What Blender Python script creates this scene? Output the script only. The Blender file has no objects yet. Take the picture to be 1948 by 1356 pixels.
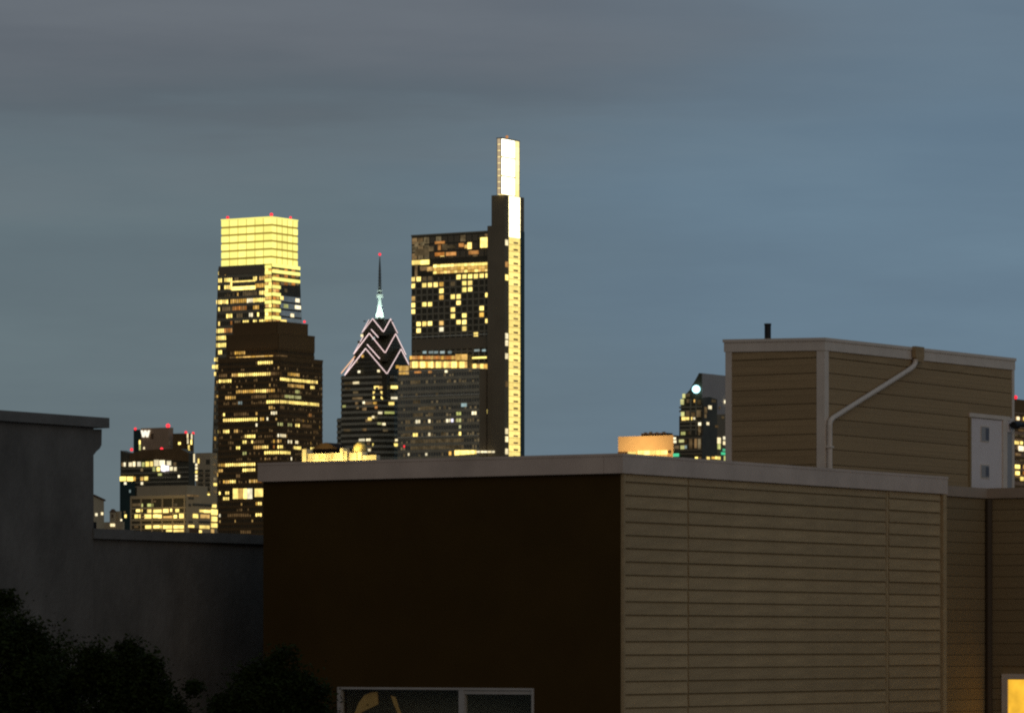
import bpy, bmesh, math, random
from mathutils import Vector, Matrix
random.seed(7)
SC = bpy.context.scene
COL = SC.collection

# ------------------------------------------------------------------ camera
# photograph measured in its own 1948x1356 pixels: focal length 8400 px, horizon at row 1225
F, CXP, HYP, ZC = 8400.0, 974.0, 1225.0, 9.0
cd = bpy.data.cameras.new('camera'); cam = bpy.data.objects.new('camera', cd); COL.objects.link(cam)
cam.location = (0, 0, ZC); cam.rotation_euler = (math.pi/2, 0, 0)
cd.sensor_width = 36.0; cd.lens = F/1948*36.0; cd.shift_y = (HYP-678)/1948.0
cd.clip_start = 1.0; cd.clip_end = 30000.0
SC.camera = cam

# ------------------------------------------------------------------ sky, sun, exposure
SUN_DIR = Vector((0.31, -0.90, 0.24)).normalized()        # towards the afterglow, behind the camera to the right
SUN_EL = math.asin(SUN_DIR.z); SUN_AZ = math.atan2(SUN_DIR.x, SUN_DIR.y)
world = bpy.data.worlds.new('World'); SC.world = world; world.use_nodes = True
nt = world.node_tree; nt.nodes.clear()
def wn(t, **k):
    n = nt.nodes.new(t)
    for a, v in k.items(): setattr(n, a, v)
    return n
def wl(a, b): nt.links.new(a, b)
tc = wn('ShaderNodeTexCoord')
def wnoise(scale, detail, rough, off=(0, 0, 0)):
    m = wn('ShaderNodeMapping'); m.inputs['Scale'].default_value = scale; m.inputs['Location'].default_value = off
    wl(tc.outputs['Generated'], m.inputs['Vector'])
    n = wn('ShaderNodeTexNoise'); n.inputs['Scale'].default_value = 1.0
    n.inputs['Detail'].default_value = detail; n.inputs['Roughness'].default_value = rough
    wl(m.outputs['Vector'], n.inputs['Vector']); return n.outputs['Fac']
def wrange(src, a, b, c=0.0, d=1.0):
    r = wn('ShaderNodeMapRange'); r.interpolation_type = 'SMOOTHSTEP'
    for i, v in enumerate((a, b, c, d)): r.inputs[i+1].default_value = v
    wl(src, r.inputs[0]); return r.outputs[0]
def wmath(op, a, b):
    m = wn('ShaderNodeMath', operation=op)
    for i, v in enumerate((a, b)):
        if isinstance(v, (int, float)): m.inputs[i].default_value = v
        else: wl(v, m.inputs[i])
    return m.outputs[0]
def wmix(f, a, b, blend='MIX'):
    m = wn('ShaderNodeMixRGB', blend_type=blend)
    for i, v in ((0, f), (1, a), (2, b)):
        if isinstance(v, (int, float)): m.inputs[i].default_value = v
        elif isinstance(v, tuple): m.inputs[i].default_value = (*v, 1)
        else: wl(v, m.inputs[i])
    return m.outputs[0]
sep = wn('ShaderNodeSeparateXYZ'); wl(tc.outputs['Generated'], sep.inputs[0])
n_big = wnoise((5, 5, 16), 3, .5, (3.1, 0, 1.7))
n_band = wnoise((5, 5, 38), 5, .55, (1.3, 4, 8.2))
n_soft = wnoise((14, 14, 70), 4, .6, (7, 2, 3))
side = wmath('ADD', sep.outputs['X'], wmath('MULTIPLY', wmath('SUBTRACT', n_big, .5), .22))
cloud = wmix(wrange(side, -.10, .13), (.119, .162, .187), (.128, .200, .272))
up = wmath('ADD', sep.outputs['Z'], wmath('MULTIPLY', wmath('SUBTRACT', n_band, .5), .085))
up = wmath('ADD', up, wmath('MULTIPLY', sep.outputs['X'], -.06))
east = wrange(side, -.02, .12, 1.0, .35)
cloud = wmix(wmath('MULTIPLY', wmath('MULTIPLY', wrange(up, .095, .150), .75), east), cloud, (.140, .147, .171))     # higher stratus is greyer
deck = wmath('MULTIPLY', wmath('MULTIPLY', wrange(up, .112, .124), wrange(up, .128, .165, 1.0, .35)), east)           # underside of one stratus layer
cloud = wmix(1.0, cloud, wmix(deck, (1.03, 1.03, 1.03), (.84, .845, .86)), 'MULTIPLY')
cloud = wmix(1.0, cloud, wmix(wrange(n_band, .34, .66), (.91, .91, .93), (1.04, 1.04, 1.035)), 'MULTIPLY')
cloud = wmix(1.0, cloud, wmix(wrange(n_soft, .3, .7), (.965, .965, .97), (1.025, 1.025, 1.02)), 'MULTIPLY')
sky = wn('ShaderNodeTexSky', sky_type='NISHITA'); sky.sun_disc = False
sky.sun_elevation = SUN_EL; sky.sun_rotation = SUN_AZ
bg1 = wn('ShaderNodeBackground'); bg1.inputs['Strength'].default_value = .05; wl(sky.outputs[0], bg1.inputs['Color'])
bg2 = wn('ShaderNodeBackground'); bg2.inputs['Strength'].default_value = 1.0; wl(cloud, bg2.inputs['Color'])
mx = wn('ShaderNodeMixShader'); mx.inputs[0].default_value = .93
wl(bg1.outputs[0], mx.inputs[1]); wl(bg2.outputs[0], mx.inputs[2])
wo = wn('ShaderNodeOutputWorld'); wl(mx.outputs[0], wo.inputs['Surface'])

sd = bpy.data.lights.new('sun', 'SUN'); sun = bpy.data.objects.new('sun', sd); COL.objects.link(sun)
sd.energy = 0.24; sd.angle = math.radians(50); sd.color = (1.0, .66, .36)
sun.rotation_euler = SUN_DIR.to_track_quat('Z', 'Y').to_euler(); sun.location = (0, -20, 60)

SC.view_settings.view_transform = 'Standard'; SC.view_settings.look = 'None'
SC.view_settings.exposure = 0.0; SC.view_settings.gamma = 1.0; SC.view_settings.use_curve_mapping = False
SC.render.engine = 'CYCLES'
SC.cycles.use_denoising = False
SC.cycles.pixel_filter_type = 'BLACKMAN_HARRIS'; SC.cycles.filter_width = 2.2
SC.cycles.use_adaptive_sampling = False; SC.cycles.max_bounces = 5; SC.cycles.sample_clamp_indirect = .5

# ------------------------------------------------------------------ materials
def mat(name, color, rough=.8, metal=0.0, spec=.3, noise=0.0, nscale=2.0, bump=0.0, bscale=20.0, vary=0.0, stretch=(1, 1, 1), detail=5):
    m = bpy.data.materials.new(name); m.use_nodes = True; t = m.node_tree; b = t.nodes['Principled BSDF']
    b.inputs['Base Color'].default_value = (*color, 1); b.inputs['Roughness'].default_value = rough
    b.inputs['Metallic'].default_value = metal; b.inputs['Specular IOR Level'].default_value = spec
    out = None
    co = t.nodes.new('ShaderNodeTexCoord'); mp = t.nodes.new('ShaderNodeMapping'); mp.inputs['Scale'].default_value = stretch
    t.links.new(co.outputs['Object'], mp.inputs[0])
    if noise:
        n = t.nodes.new('ShaderNodeTexNoise'); n.inputs['Scale'].default_value = nscale; n.inputs['Detail'].default_value = detail
        n.inputs['Roughness'].default_value = .62
        t.links.new(mp.outputs[0], n.inputs['Vector'])
        r = t.nodes.new('ShaderNodeMapRange'); r.inputs[1].default_value = .28; r.inputs[2].default_value = .72
        r.inputs[3].default_value = 1-noise; r.inputs[4].default_value = 1+noise; t.links.new(n.outputs['Fac'], r.inputs[0])
        out = r.outputs[0]
    if vary:
        oi = t.nodes.new('ShaderNodeObjectInfo'); r2 = t.nodes.new('ShaderNodeMapRange')
        r2.inputs[3].default_value = 1-vary; r2.inputs[4].default_value = 1+vary; t.links.new(oi.outputs['Random'], r2.inputs[0])
        if out:
            mm = t.nodes.new('ShaderNodeMath'); mm.operation = 'MULTIPLY'; t.links.new(out, mm.inputs[0]); t.links.new(r2.outputs[0], mm.inputs[1]); out = mm.outputs[0]
        else: out = r2.outputs[0]
    if out:
        v = t.nodes.new('ShaderNodeVectorMath'); v.operation = 'SCALE'; v.inputs[0].default_value = color
        t.links.new(out, v.inputs['Scale']); t.links.new(v.outputs[0], b.inputs['Base Color'])
    if bump:
        n2 = t.nodes.new('ShaderNodeTexNoise'); n2.inputs['Scale'].default_value = bscale; n2.inputs['Detail'].default_value = 4
        t.links.new(mp.outputs[0], n2.inputs['Vector'])
        bp = t.nodes.new('ShaderNodeBump'); bp.inputs['Strength'].default_value = bump; bp.inputs['Distance'].default_value = .02
        t.links.new(n2.outputs['Fac'], bp.inputs['Height']); t.links.new(bp.outputs[0], b.inputs['Normal'])
    return m

def glow(name, c0, c1, s0, s1, sample=False, noise=0.0, nscale=1.0):
    """a lit thing: colour and strength differ from one object to the next"""
    m = bpy.data.materials.new(name); m.use_nodes = True; t = m.node_tree; t.nodes.clear()
    o = t.nodes.new('ShaderNodeOutputMaterial'); e = t.nodes.new('ShaderNodeEmission')
    oi = t.nodes.new('ShaderNodeObjectInfo')
    mixc = t.nodes.new('ShaderNodeMixRGB'); mixc.inputs[1].default_value = (*c0, 1); mixc.inputs[2].default_value = (*c1, 1)
    t.links.new(oi.outputs['Random'], mixc.inputs[0]); t.links.new(mixc.outputs[0], e.inputs['Color'])
    ml = t.nodes.new('ShaderNodeMath'); ml.operation = 'MULTIPLY'; ml.inputs[1].default_value = 7.31; t.links.new(oi.outputs['Random'], ml.inputs[0])
    fr = t.nodes.new('ShaderNodeMath'); fr.operation = 'FRACT'; t.links.new(ml.outputs[0], fr.inputs[0])
    r = t.nodes.new('ShaderNodeMapRange'); r.inputs[3].default_value = s0; r.inputs[4].default_value = s1; t.links.new(fr.outputs[0], r.inputs[0])
    out = r.outputs[0]
    if noise:
        co = t.nodes.new('ShaderNodeTexCoord'); n = t.nodes.new('ShaderNodeTexNoise'); n.inputs['Scale'].default_value = nscale
        g = t.nodes.new('ShaderNodeNewGeometry'); t.links.new(g.outputs['Position'], n.inputs['Vector'])
        r3 = t.nodes.new('ShaderNodeMapRange'); r3.inputs[1].default_value = .3; r3.inputs[2].default_value = .7
        r3.inputs[3].default_value = 1-noise; r3.inputs[4].default_value = 1+noise*.4; t.links.new(n.outputs['Fac'], r3.inputs[0])
        m2 = t.nodes.new('ShaderNodeMath'); m2.operation = 'MULTIPLY'; t.links.new(out, m2.inputs[0]); t.links.new(r3.outputs[0], m2.inputs[1]); out = m2.outputs[0]
    t.links.new(out, e.inputs['Strength']); t.links.new(e.outputs[0], o.inputs['Surface'])
    if not sample: m.cycles.emission_sampling = 'NONE'
    return m

def glass_mat(name, tint, refl=.12):
    m = bpy.data.materials.new(name); m.use_nodes = True; t = m.node_tree; t.nodes.clear()
    o = t.nodes.new('ShaderNodeOutputMaterial'); a = t.nodes.new('ShaderNodeBsdfTransparent'); a.inputs[0].default_value = (*tint, 1)
    g = t.nodes.new('ShaderNodeBsdfGlossy'); g.inputs['Roughness'].default_value = .03
    x = t.nodes.new('ShaderNodeMixShader'); x.inputs[0].default_value = refl
    t.links.new(a.outputs[0], x.inputs[1]); t.links.new(g.outputs[0], x.inputs[2]); t.links.new(x.outputs[0], o.inputs['Surface'])
    return m

M = dict(
    ground=mat('asphalt ground', (.05, .05, .05), .95, noise=.3, nscale=.02),
    tan=mat('tan painted siding', (.405, .285, .145), .75, noise=.18, nscale=1.1, bump=.4, bscale=26, vary=.08, stretch=(1, 1, 6)),
    tan_dark=mat('tan siding in the joints', (.29, .205, .10), .9),
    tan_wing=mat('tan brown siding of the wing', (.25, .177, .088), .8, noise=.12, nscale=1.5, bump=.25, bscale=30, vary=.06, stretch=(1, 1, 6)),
    olive=mat('brown bulkhead siding', (.350, .238, .118), .8, noise=.18, nscale=1.4, bump=.25, bscale=30, vary=.06, stretch=(1, 1, 6)),
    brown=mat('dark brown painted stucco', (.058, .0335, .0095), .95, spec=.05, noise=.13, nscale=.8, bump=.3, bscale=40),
    cap=mat('pinkish painted metal coping', (.56, .445, .355), .65, noise=.14, nscale=1.5, bump=.05, bscale=10),
    trim=mat('grey white painted trim', (.66, .56, .455), .7, noise=.08, nscale=3, bump=.1, bscale=30),
    door=mat('white painted door', (.70, .615, .57), .55, noise=.05, nscale=3),
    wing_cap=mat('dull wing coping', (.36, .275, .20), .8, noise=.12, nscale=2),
    dull_trim=mat('dull window frame paint', (.40, .37, .33), .7, noise=.1, nscale=4),
    brown_pipe=mat('dark brown downspout', (.07, .048, .028), .6),
    panel=mat('grey painted panel', (.33, .32, .31), .6, noise=.06), panel_dark=mat('dark pane', (.10, .095, .11), .4),
    pipe=mat('pale downspout paint', (.66, .565, .465), .5, noise=.07, nscale=4),
    black=mat('black metal', (.012, .012, .013), .5),
    stucco=mat('grey cement render', (.128, .120, .107), .95, spec=.1, noise=.30, nscale=1.3, bump=.6, bscale=14, stretch=(1.2, 1, .7), detail=8),
    stucco_cap=mat('grey coping stone', (.140, .134, .122), .9, noise=.2, nscale=2.0, bump=.4, bscale=14),
    roof=mat('dark roofing felt', (.05, .05, .05), .95, noise=.2, nscale=2),
    room=mat('dim room walls', (.45, .44, .36), .9, noise=.1),
    cloth=mat('tan cloth', (.80, .52, .20), .9, noise=.1, nscale=8),
    leaf=mat('dark green leaves', (.016, .024, .003), .8, spec=.1, noise=.35, nscale=1.6),
    bark=mat('bark', (.06, .045, .03), .95, noise=.3, nscale=6, bump=.6, bscale=12, stretch=(1, 1, .3)),
    t_brown=mat('brown granite', (.150, .092, .040), .8, spec=.1, noise=.2, nscale=.3),
    t_glass=mat('dark tower glass', (.080, .070, .044), .4, spec=.15, noise=.3, nscale=.12),
    t_spandrel=mat('dark metal spandrel', (.25, .222, .150), .7, spec=.2, noise=.12, nscale=.06),
    t_pale=mat('pale reflecting tower glass', (.17, .17, .145), .3, spec=.4, noise=.25, nscale=.1),
    t_darkroof=mat('dark copper roof', (.035, .022, .016), .9, spec=.1),
    t_band=mat('olive grey cladding band', (.40, .365, .26), .7, spec=.2, noise=.15, nscale=.2),
    t_mull=mat('grey metal mullion', (.16, .15, .11), .5),
    t_sky=mat('mirror coated glass', (.80, .68, .56), .25, metal=.85, noise=.25, nscale=.15),
    t_green=mat('dark green glass', (.016, .036, .030), .3, spec=.3, noise=.3, nscale=.1),
    t_core=mat('dark stone core', (.20, .165, .110), .75, spec=.1, noise=.12, nscale=.06),
    t_line=mat('pale metal ledge', (.62, .60, .48), .5),
    t_beige=mat('beige concrete', (.42, .335, .205), .8, noise=.12, nscale=.1),
    t_pinkish=mat('pinkish brown masonry', (.36, .24, .15), .8, noise=.1, nscale=.1),
    t_grey=mat('pale grey metal roof', (.36, .33, .30), .7, noise=.08, nscale=.1),
    t_slate=mat('dark slate roof', (.12, .075, .045), .9, spec=.1),
    t_lime=mat('pale limestone', (.62, .56, .42), .8, noise=.15, nscale=.25),
    t_dome=mat('weathered gilded dome', (.42, .33, .12), .6, noise=.25, nscale=.6),
    t_peach=mat('peach rendered wall', (.62, .42, .24), .85, noise=.06, nscale=.3),
    t_spire=mat('pale green spire metal', (.55, .62, .58), .5),
    t_mast=mat('grey mast metal', (.16, .18, .18), .5),
)
G = dict(
    y=glow('yellow lit window', (1.0, .78, .20), (1.0, .72, .21), 1.2, 2.5, noise=.35, nscale=.35),
    a=glow('amber lit window', (1.0, .55, .09), (1.0, .62, .20), .60, 1.15, noise=.45, nscale=.4),
    o=glow('orange lit window', (1.0, .36, .07), (1.0, .50, .16), .38, .8, noise=.45, nscale=.4),
    d=glow('dim lit window', (.85, .50, .20), (.78, .60, .32), .08, .30, noise=.7, nscale=.25),
    w=glow('white lit window', (1.0, .90, .62), (1.0, .82, .45), .9, 1.7, noise=.3, nscale=.35),
    v=glow('violet white lit window', (.85, .80, 1.0), (1.0, .92, .95), .9, 1.5),
    b=glow('cool lit window', (.60, .85, .86), (.80, .95, .90), .25, .7, noise=.3, nscale=.35),
    g=glow('green lamp', (.08, .75, .35), (.15, .85, .45), .5, .9),
    k=glow('greenish lit window', (.80, .85, .25), (.95, .90, .40), .4, .95, noise=.4, nscale=.4),
    r=glow('red aviation lamp', (1.0, .025, .05), (1.0, .045, .06), 1.3, 1.8),
    crown=glow('lit crown glass', (1.0, .94, .25), (1.0, .90, .22), 1.1, 1.45, noise=.12, nscale=.08),
    crown_line=glow('softly lit crown frame', (.72, .48, .07), (.72, .48, .07), .50, .50),
    lantern=glow('lantern glass', (1.0, .93, .72), (1.0, .90, .62), 3.6, 4.6, sample=True),
    lantern_edge=glow('lantern edge glass', (1.0, .85, .40), (1.0, .78, .30), 1.2, 1.8),
    lantern_side=glow('lantern side glass', (.80, .62, .36), (.72, .55, .34), .55, .75),
    strip_hot=glow('bright stair glass', (1.0, .90, .52), (1.0, .88, .48), 2.6, 3.4),
    strip=glow('golden stair glass', (1.0, .78, .24), (1.0, .74, .22), 1.1, 1.5, noise=.15, nscale=.4),
    neon=glow('pink white light strip', (1.0, .78, .76), (1.0, .70, .68), 1.0, 1.5),
    neon_warm=glow('orange light strip', (1.0, .55, .30), (1.0, .50, .24), 1.0, 1.3),
    sign=glow('white sign light', (1.0, .95, .78), (1.0, .92, .74), 1.1, 1.3),
    lamp_blue=glow('blue white lamp', (.45, .90, 1.0), (.50, .93, 1.0), 2.4, 3.0, sample=True),
    home=glow('warm home window', (1.0, .50, .035), (1.0, .56, .05), 1.0, 1.1, noise=.25, nscale=5),
)
clear_glass = glass_mat('window glass', (.90, .90, .85), .045)

# ------------------------------------------------------------------ mesh helpers
class MB:
    def __init__(s): s.v = []; s.f = []
    def hexa(s, p):                                            # 8 points: bottom ring 0-3, top ring 4-7
        b = len(s.v); s.v += [tuple(q) for q in p]
        s.f += [tuple(b+i for i in q) for q in ((3, 2, 1, 0), (4, 5, 6, 7), (0, 1, 5, 4), (1, 2, 6, 5), (2, 3, 7, 6), (3, 0, 4, 7))]
    def box(s, x0, x1, y0, y1, z0, z1):
        s.hexa([(x0, y0, z0), (x1, y0, z0), (x1, y1, z0), (x0, y1, z0), (x0, y0, z1), (x1, y0, z1), (x1, y1, z1), (x0, y1, z1)])
    def tube(s, pts, r, n=10, radii=None):
        pts = [Vector(p) for p in pts]; rings = []
        for i, p in enumerate(pts):
            d = (pts[min(i+1, len(pts)-1)]-pts[max(i-1, 0)]).normalized()
            a = d.orthogonal().normalized() if i == 0 else (a-d*a.dot(d)).normalized()
            c = d.cross(a); rr = radii[i] if radii else r
            rings.append(len(s.v))
            for k in range(n):
                t = 2*math.pi*k/n; s.v.append(tuple(p+(a*math.cos(t)+c*math.sin(t))*rr))
        for i in range(len(rings)-1):
            for k in range(n):
                k2 = (k+1) % n; s.f.append((rings[i]+k, rings[i]+k2, rings[i+1]+k2, rings[i+1]+k))
        s.f.append(tuple(rings[0]+k for k in reversed(range(n)))); s.f.append(tuple(rings[-1]+k for k in range(n)))
    def prism(s, poly, axis, a0, a1):                          # polygon in the plane across `axis`, pushed from a0 to a1
        b = len(s.v); n = len(poly)
        for a in (a0, a1):
            for (p, q) in poly: s.v.append({'x': (a, p, q), 'y': (p, a, q), 'z': (p, q, a)}[axis])
        s.f += [tuple(b+i for i in range(n)), tuple(b+n+i for i in reversed(range(n)))]
        for i in range(n): j = (i+1) % n; s.f.append((b+i, b+n+i, b+n+j, b+j))
    def build(s, name, material, parent=None, kind=None):
        me = bpy.data.meshes.new(name); me.from_pydata(s.v, [], s.f); me.materials.append(material)
        bm = bmesh.new(); bm.from_mesh(me); bmesh.ops.recalc_face_normals(bm, faces=bm.faces); bm.to_mesh(me); bm.free()
        o = bpy.data.objects.new(name, me); COL.objects.link(o)
        if parent: o.parent = parent
        if kind: o['kind'] = kind
        return o
def box_obj(name, dims, material, parent, kind=None):
    m = MB(); m.box(*dims); return m.build(name, material, parent, kind)

UNIT = {}
def unit_box(material):                                        # one shared cube mesh per material
    if material.name not in UNIT:
        m = MB(); m.box(-.5, .5, -.5, .5, -.5, .5)
        me = bpy.data.meshes.new('unit'); me.from_pydata(m.v, [], m.f); me.materials.append(material); UNIT[material.name] = me
    return UNIT[material.name]
def piece(name, material, parent, x0, x1, y0, y1, z0, z1):
    o = bpy.data.objects.new(name, unit_box(material)); COL.objects.link(o); o.parent = parent
    o.location = ((x0+x1)/2, (y0+y1)/2, (z0+z1)/2); o.scale = (abs(x1-x0), abs(y1-y0), abs(z1-z0)); return o
BALL = {}
def ball(name, material, parent, c, r):
    if material.name not in BALL:
        me = bpy.data.meshes.new('ball'); bm = bmesh.new(); bmesh.ops.create_icosphere(bm, subdivisions=2, radius=1); bm.to_mesh(me); bm.free()
        me.materials.append(material); BALL[material.name] = me
    o = bpy.data.objects.new(name, BALL[material.name]); COL.objects.link(o); o.parent = parent; o.location = c; o.scale = (r, r, r); return o

# ------------------------------------------------------------------ the street grid: V runs away to the right, U away to the left
_a = math.atan2(5226.0, 8391.0)
VX, VY = math.sin(_a), math.cos(_a); UX, UY = -VY, VX
ROT = math.atan2(VY, VX)
def kx(px): return (px-CXP)/F
DIM = []
class Block:
    """A building of the street grid: local x along V, local y along U, origin at its nearest corner."""
    def __init__(s, name, label, cat, xc, D, group=None, base=0.0):
        s.cx, s.cy = kx(xc)*D, D
        s.o = bpy.data.objects.new(name, None); COL.objects.link(s.o); s.o.empty_display_size = 1
        s.o.location = (s.cx, s.cy, 0); s.o.rotation_euler = (0, 0, ROT)
        s.o['label'] = label; s.o['category'] = cat
        if group: s.o['group'] = group
        s.fh = {}; s.dim = None
    def L(s, px, x0=0.0):
        k = kx(px); y = (k*(s.cy+x0*VY)-(s.cx+x0*VX))/(UX-k*UY); return y
    def R(s, px, y0=0.0):
        k = kx(px); return (k*(s.cy+y0*UY)-(s.cx+y0*UX))/(VX-k*VY)
    def dep(s, x, y): return s.cy+x*VY+y*UY
    def z(s, py, x=0.0, y=0.0): return ZC+(HYP-py)/F*s.dep(x, y)
    def at(s, face, px, py, off=0.0):
        """photo point -> (along the face, height) on face 'L' (plane x=off) or 'R' (plane y=off)"""
        if face == 'L': y = s.L(px, off); return y, s.z(py, off, y)
        x = s.R(px, off); return x, s.z(py, x, off)
    def put(s, name, material, face, off, a0, a1, z0, z1, p0=.0, p1=.1):
        lo, hi = off-p1, off-p0
        if face == 'L': return piece(name, material, s.o, lo, hi, min(a0, a1), max(a0, a1), z0, z1)
        return piece(name, material, s.o, min(a0, a1), max(a0, a1), lo, hi, z0, z1)
    def rect(s, name, material, face, px0, px1, py0, py1, off=0.0, p0=.02, p1=.12):
        a0, _ = s.at(face, px0, py0, off); a1, _ = s.at(face, px1, py0, off)
        pm = (px0+px1)/2; z1 = s.at(face, pm, py0, off)[1]; z0 = s.at(face, pm, py1, off)[1]
        return s.put(name, material, face, off, a0, a1, z0, z1, p0, p1)
    def facade(s, face, a0, a1, z0, z1, fh, bw, sp=.42, pw=.22, off=0.0, zref=None, msp=None, mpier=None, proud=.22, key=None):
        """floor bands and piers as relief over the glass; remembers the grid for the lit windows"""
        a0, a1 = min(a0, a1), max(a0, a1); zref = z1 if zref is None else zref
        s.fh[key or face] = (a0, a1, zref, fh, bw, sp, pw, off, z0, z1)
        m = MB(); n = int((zref-z0)/fh)+1
        def add(mb, u0, u1, w0, w1, p):
            if face == 'L': mb.box(off-p, off-.002, u0, u1, w0, w1)
            else: mb.box(u0, u1, off-p, off-.002, w0, w1)
        for i in range(n+1):
            zt = zref-i*fh; zb = zt-sp*fh
            zt, zb = min(zt, z1), max(zb, z0)
            if zt-zb > .1: add(m, a0, a1, zb, zt, proud)
        m.build('spandrel', msp or M['t_spandrel'], s.o, 'stuff')
        if pw > 0:
            q = MB(); nb = max(1, int(round((a1-a0)/bw)))
            for i in range(nb+1):
                c = a0+i*bw; l, h = max(a0, c-pw*bw/2), min(a1, c+pw*bw/2)
                if h-l > .02: add(q, l, h, z0, z1, proud+.06)
            q.build('pier', mpier or msp or M['t_spandrel'], s.o, 'stuff')
    def row(s, face, px0, px1, py, g='y', key=None, merge=1, drop=0.0, name='lit_window', full=False):
        """light the bays of one floor between two photo columns"""
        a0, a1, zref, fh, bw, sp, pw, off, zb, zt = s.fh[key or face]
        b0, z0 = s.at(face, px0, py, off); b1, z1 = s.at(face, px1, py, off)
        b0, b1 = min(b0, b1), max(b0, b1); zc = (z0+z1)/2
        i = round((zref-zc)/fh-(sp+1)/2); ztop = zref-i*fh-sp*fh; zbot = zref-(i+1)*fh
        j0, j1 = int(round((b0-a0)/bw)), int(round((b1-a0)/bw))
        if j1 <= j0: j0 = int(math.floor(((b0+b1)/2-a0)/bw)); j1 = j0+1
        j = j0
        while j < j1:
            e = min(j+merge, j1)
            l, h = max(a0, a0+j*bw+pw*bw/2), min(a1, a0+e*bw-pw*bw/2); j = e
            if h-l < .05 or random.random() < drop: continue
            if g == 'd':                                       # rooms too faint to pick out one by one
                if s.dim is None: s.dim = MB(); DIM.append(s)
                if face == 'L': s.dim.box(off-.12, off-.01, l, h, zbot+.1, ztop-.02)
                else: s.dim.box(l, h, off-.12, off-.01, zbot+.1, ztop-.02)
                continue
            hh = (ztop-zbot)*(1.0 if full else random.uniform(.88, 1.0))
            s.put(name, G[g], face, off, l, h, ztop-hh, ztop-.02, .01, .12)

def sprinkle(B, key, prob, g='d', sub=.55, lo=0.0, lim=None):
    """faintly lit rooms all over a face, too small to tell apart: one part"""
    a0, a1, zref, fh, bw, sp, pw, off, zb, zt = B.fh[key]; m = MB()
    n = int((zref-max(zb, lo))/fh); nb = int((a1-a0)/bw)
    for i in range(n):
        zt_, zb_ = zref-i*fh-sp*fh, zref-(i+1)*fh
        if zt_ > zt-1.0: continue
        busy = random.random()**2*2.2
        for j in range(nb):
            if random.random() > prob*busy: continue
            l, h = a0+j*bw+pw*bw*.6, a0+(j+1)*bw-pw*bw*.6; h = l+(h-l)*random.uniform(sub, 1)
            if lim and h > lim(zt_)-.3: continue
            if key[0] == 'L': m.box(off-.10, off-.003, l, h, zb_+.05, zb_+(zt_-zb_)*random.uniform(.5, .95))
            else: m.box(l, h, off-.10, off-.003, zb_+.05, zb_+(zt_-zb_)*random.uniform(.5, .95))
    if m.v: m.build('dim_window', G[g], B.o, 'stuff')

def zoomer(ox, oy, sc): return lambda x, y: (ox+x/sc, oy+y/sc)

# ------------------------------------------------------------------ ground
def structure(name, mb, m): o = mb.build(name, m); o['kind'] = 'structure'; return o
g = MB(); g.v = [(-9000, -500, 0), (9000, -500, 0), (9000, 16000, 0), (-9000, 16000, 0)]; g.f = [(0, 1, 2, 3)]
structure('ground', g, M['ground'])

# ================================================================== FAR SKYLINE
# ---------------------------------------------------- glass tower with the yellow crown
B = Block('glass_skyscraper', 'tapering glass skyscraper with a bright yellow lit crown, leftmost of the tall towers', 'skyscraper', 517, 3050)
Z1 = zoomer(390, 390, 4.239); Z2 = zoomer(390, 690, 4.109)
zt, zc_ = B.z(413), B.z(505)
yl_t, yl_c, yl_b = B.L(420), B.L(415.5), B.L(391)
xr_t, xr_c, xr_b = B.R(567.5), B.R(570), B.R(600)
m = MB(); m.hexa([(0, 0, 0), (xr_b, 0, 0), (xr_b, yl_b, 0), (0, yl_b, 0), (0, 0, zc_), (xr_c, 0, zc_), (xr_c, yl_c, zc_), (0, yl_c, zc_)])
m.build('shaft', M['t_glass'], B.o)
e = .5
m = MB(); m.box(e, xr_t-e, e, yl_t-e, zc_, zt-.3); m.build('crown_frame', G['crown_line'], B.o)
fh = (B.z(613)-B.z(668))/4.0
def corner_left(z): return yl_c+(yl_b-yl_c)*(zc_-z)/zc_
B.facade('L', 0, yl_b, 0, zc_-.5, fh, 1.75, sp=.42, pw=.20, zref=zc_, msp=M['t_spandrel'])
for o in list(B.o.children):                                   # trim the relief to the tapered edge
    if o.name.startswith(('spandrel', 'pier')):
        for v in o.data.vertices:
            z = max(0, min(zc_, v.co.z)); lim = corner_left(z)-.02
            if v.co.y > lim: v.co.y = lim
# crown panes
rows = 6; zs = [zt-.4-(zt-.4-zc_)*i/rows for i in range(rows+1)]
for face, span, n in (('L', yl_t, 6), ('R', xr_t, 5)):
    for i in range(rows):
        for j in range(n):
            e_ = .42 if face == 'L' else .70; a0, a1 = span*j/n+e_, span*(j+1)/n-e_
            B.put('crown_pane', G['crown'], face, .5, a0, a1, zs[i+1]+1.25, zs[i]-.12, 0, .5)
for face, span in (('L', yl_t), ('R', xr_t)):
    B.put('crown_rim', G['crown'], face, .5, .1, span-.1, zt-.35, zt+.5, 0, .55)
ball('beacon', G['r'], B.o, (1, yl_t*.88, zt+1.6), 1.1); ball('beacon', G['r'], B.o, (1, 1, zt+1.8), 1.2); ball('beacon', G['r'], B.o, (xr_t*.75, 1, zt+1.6), .9)
def R1(zy, items, face='L', **k):
    for it in items:
        a, c = Z1(it[0], zy); b, _ = Z1(it[1], zy); B.row(face, a, b, c, it[2] if len(it) > 2 else 'y', **k)
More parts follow.
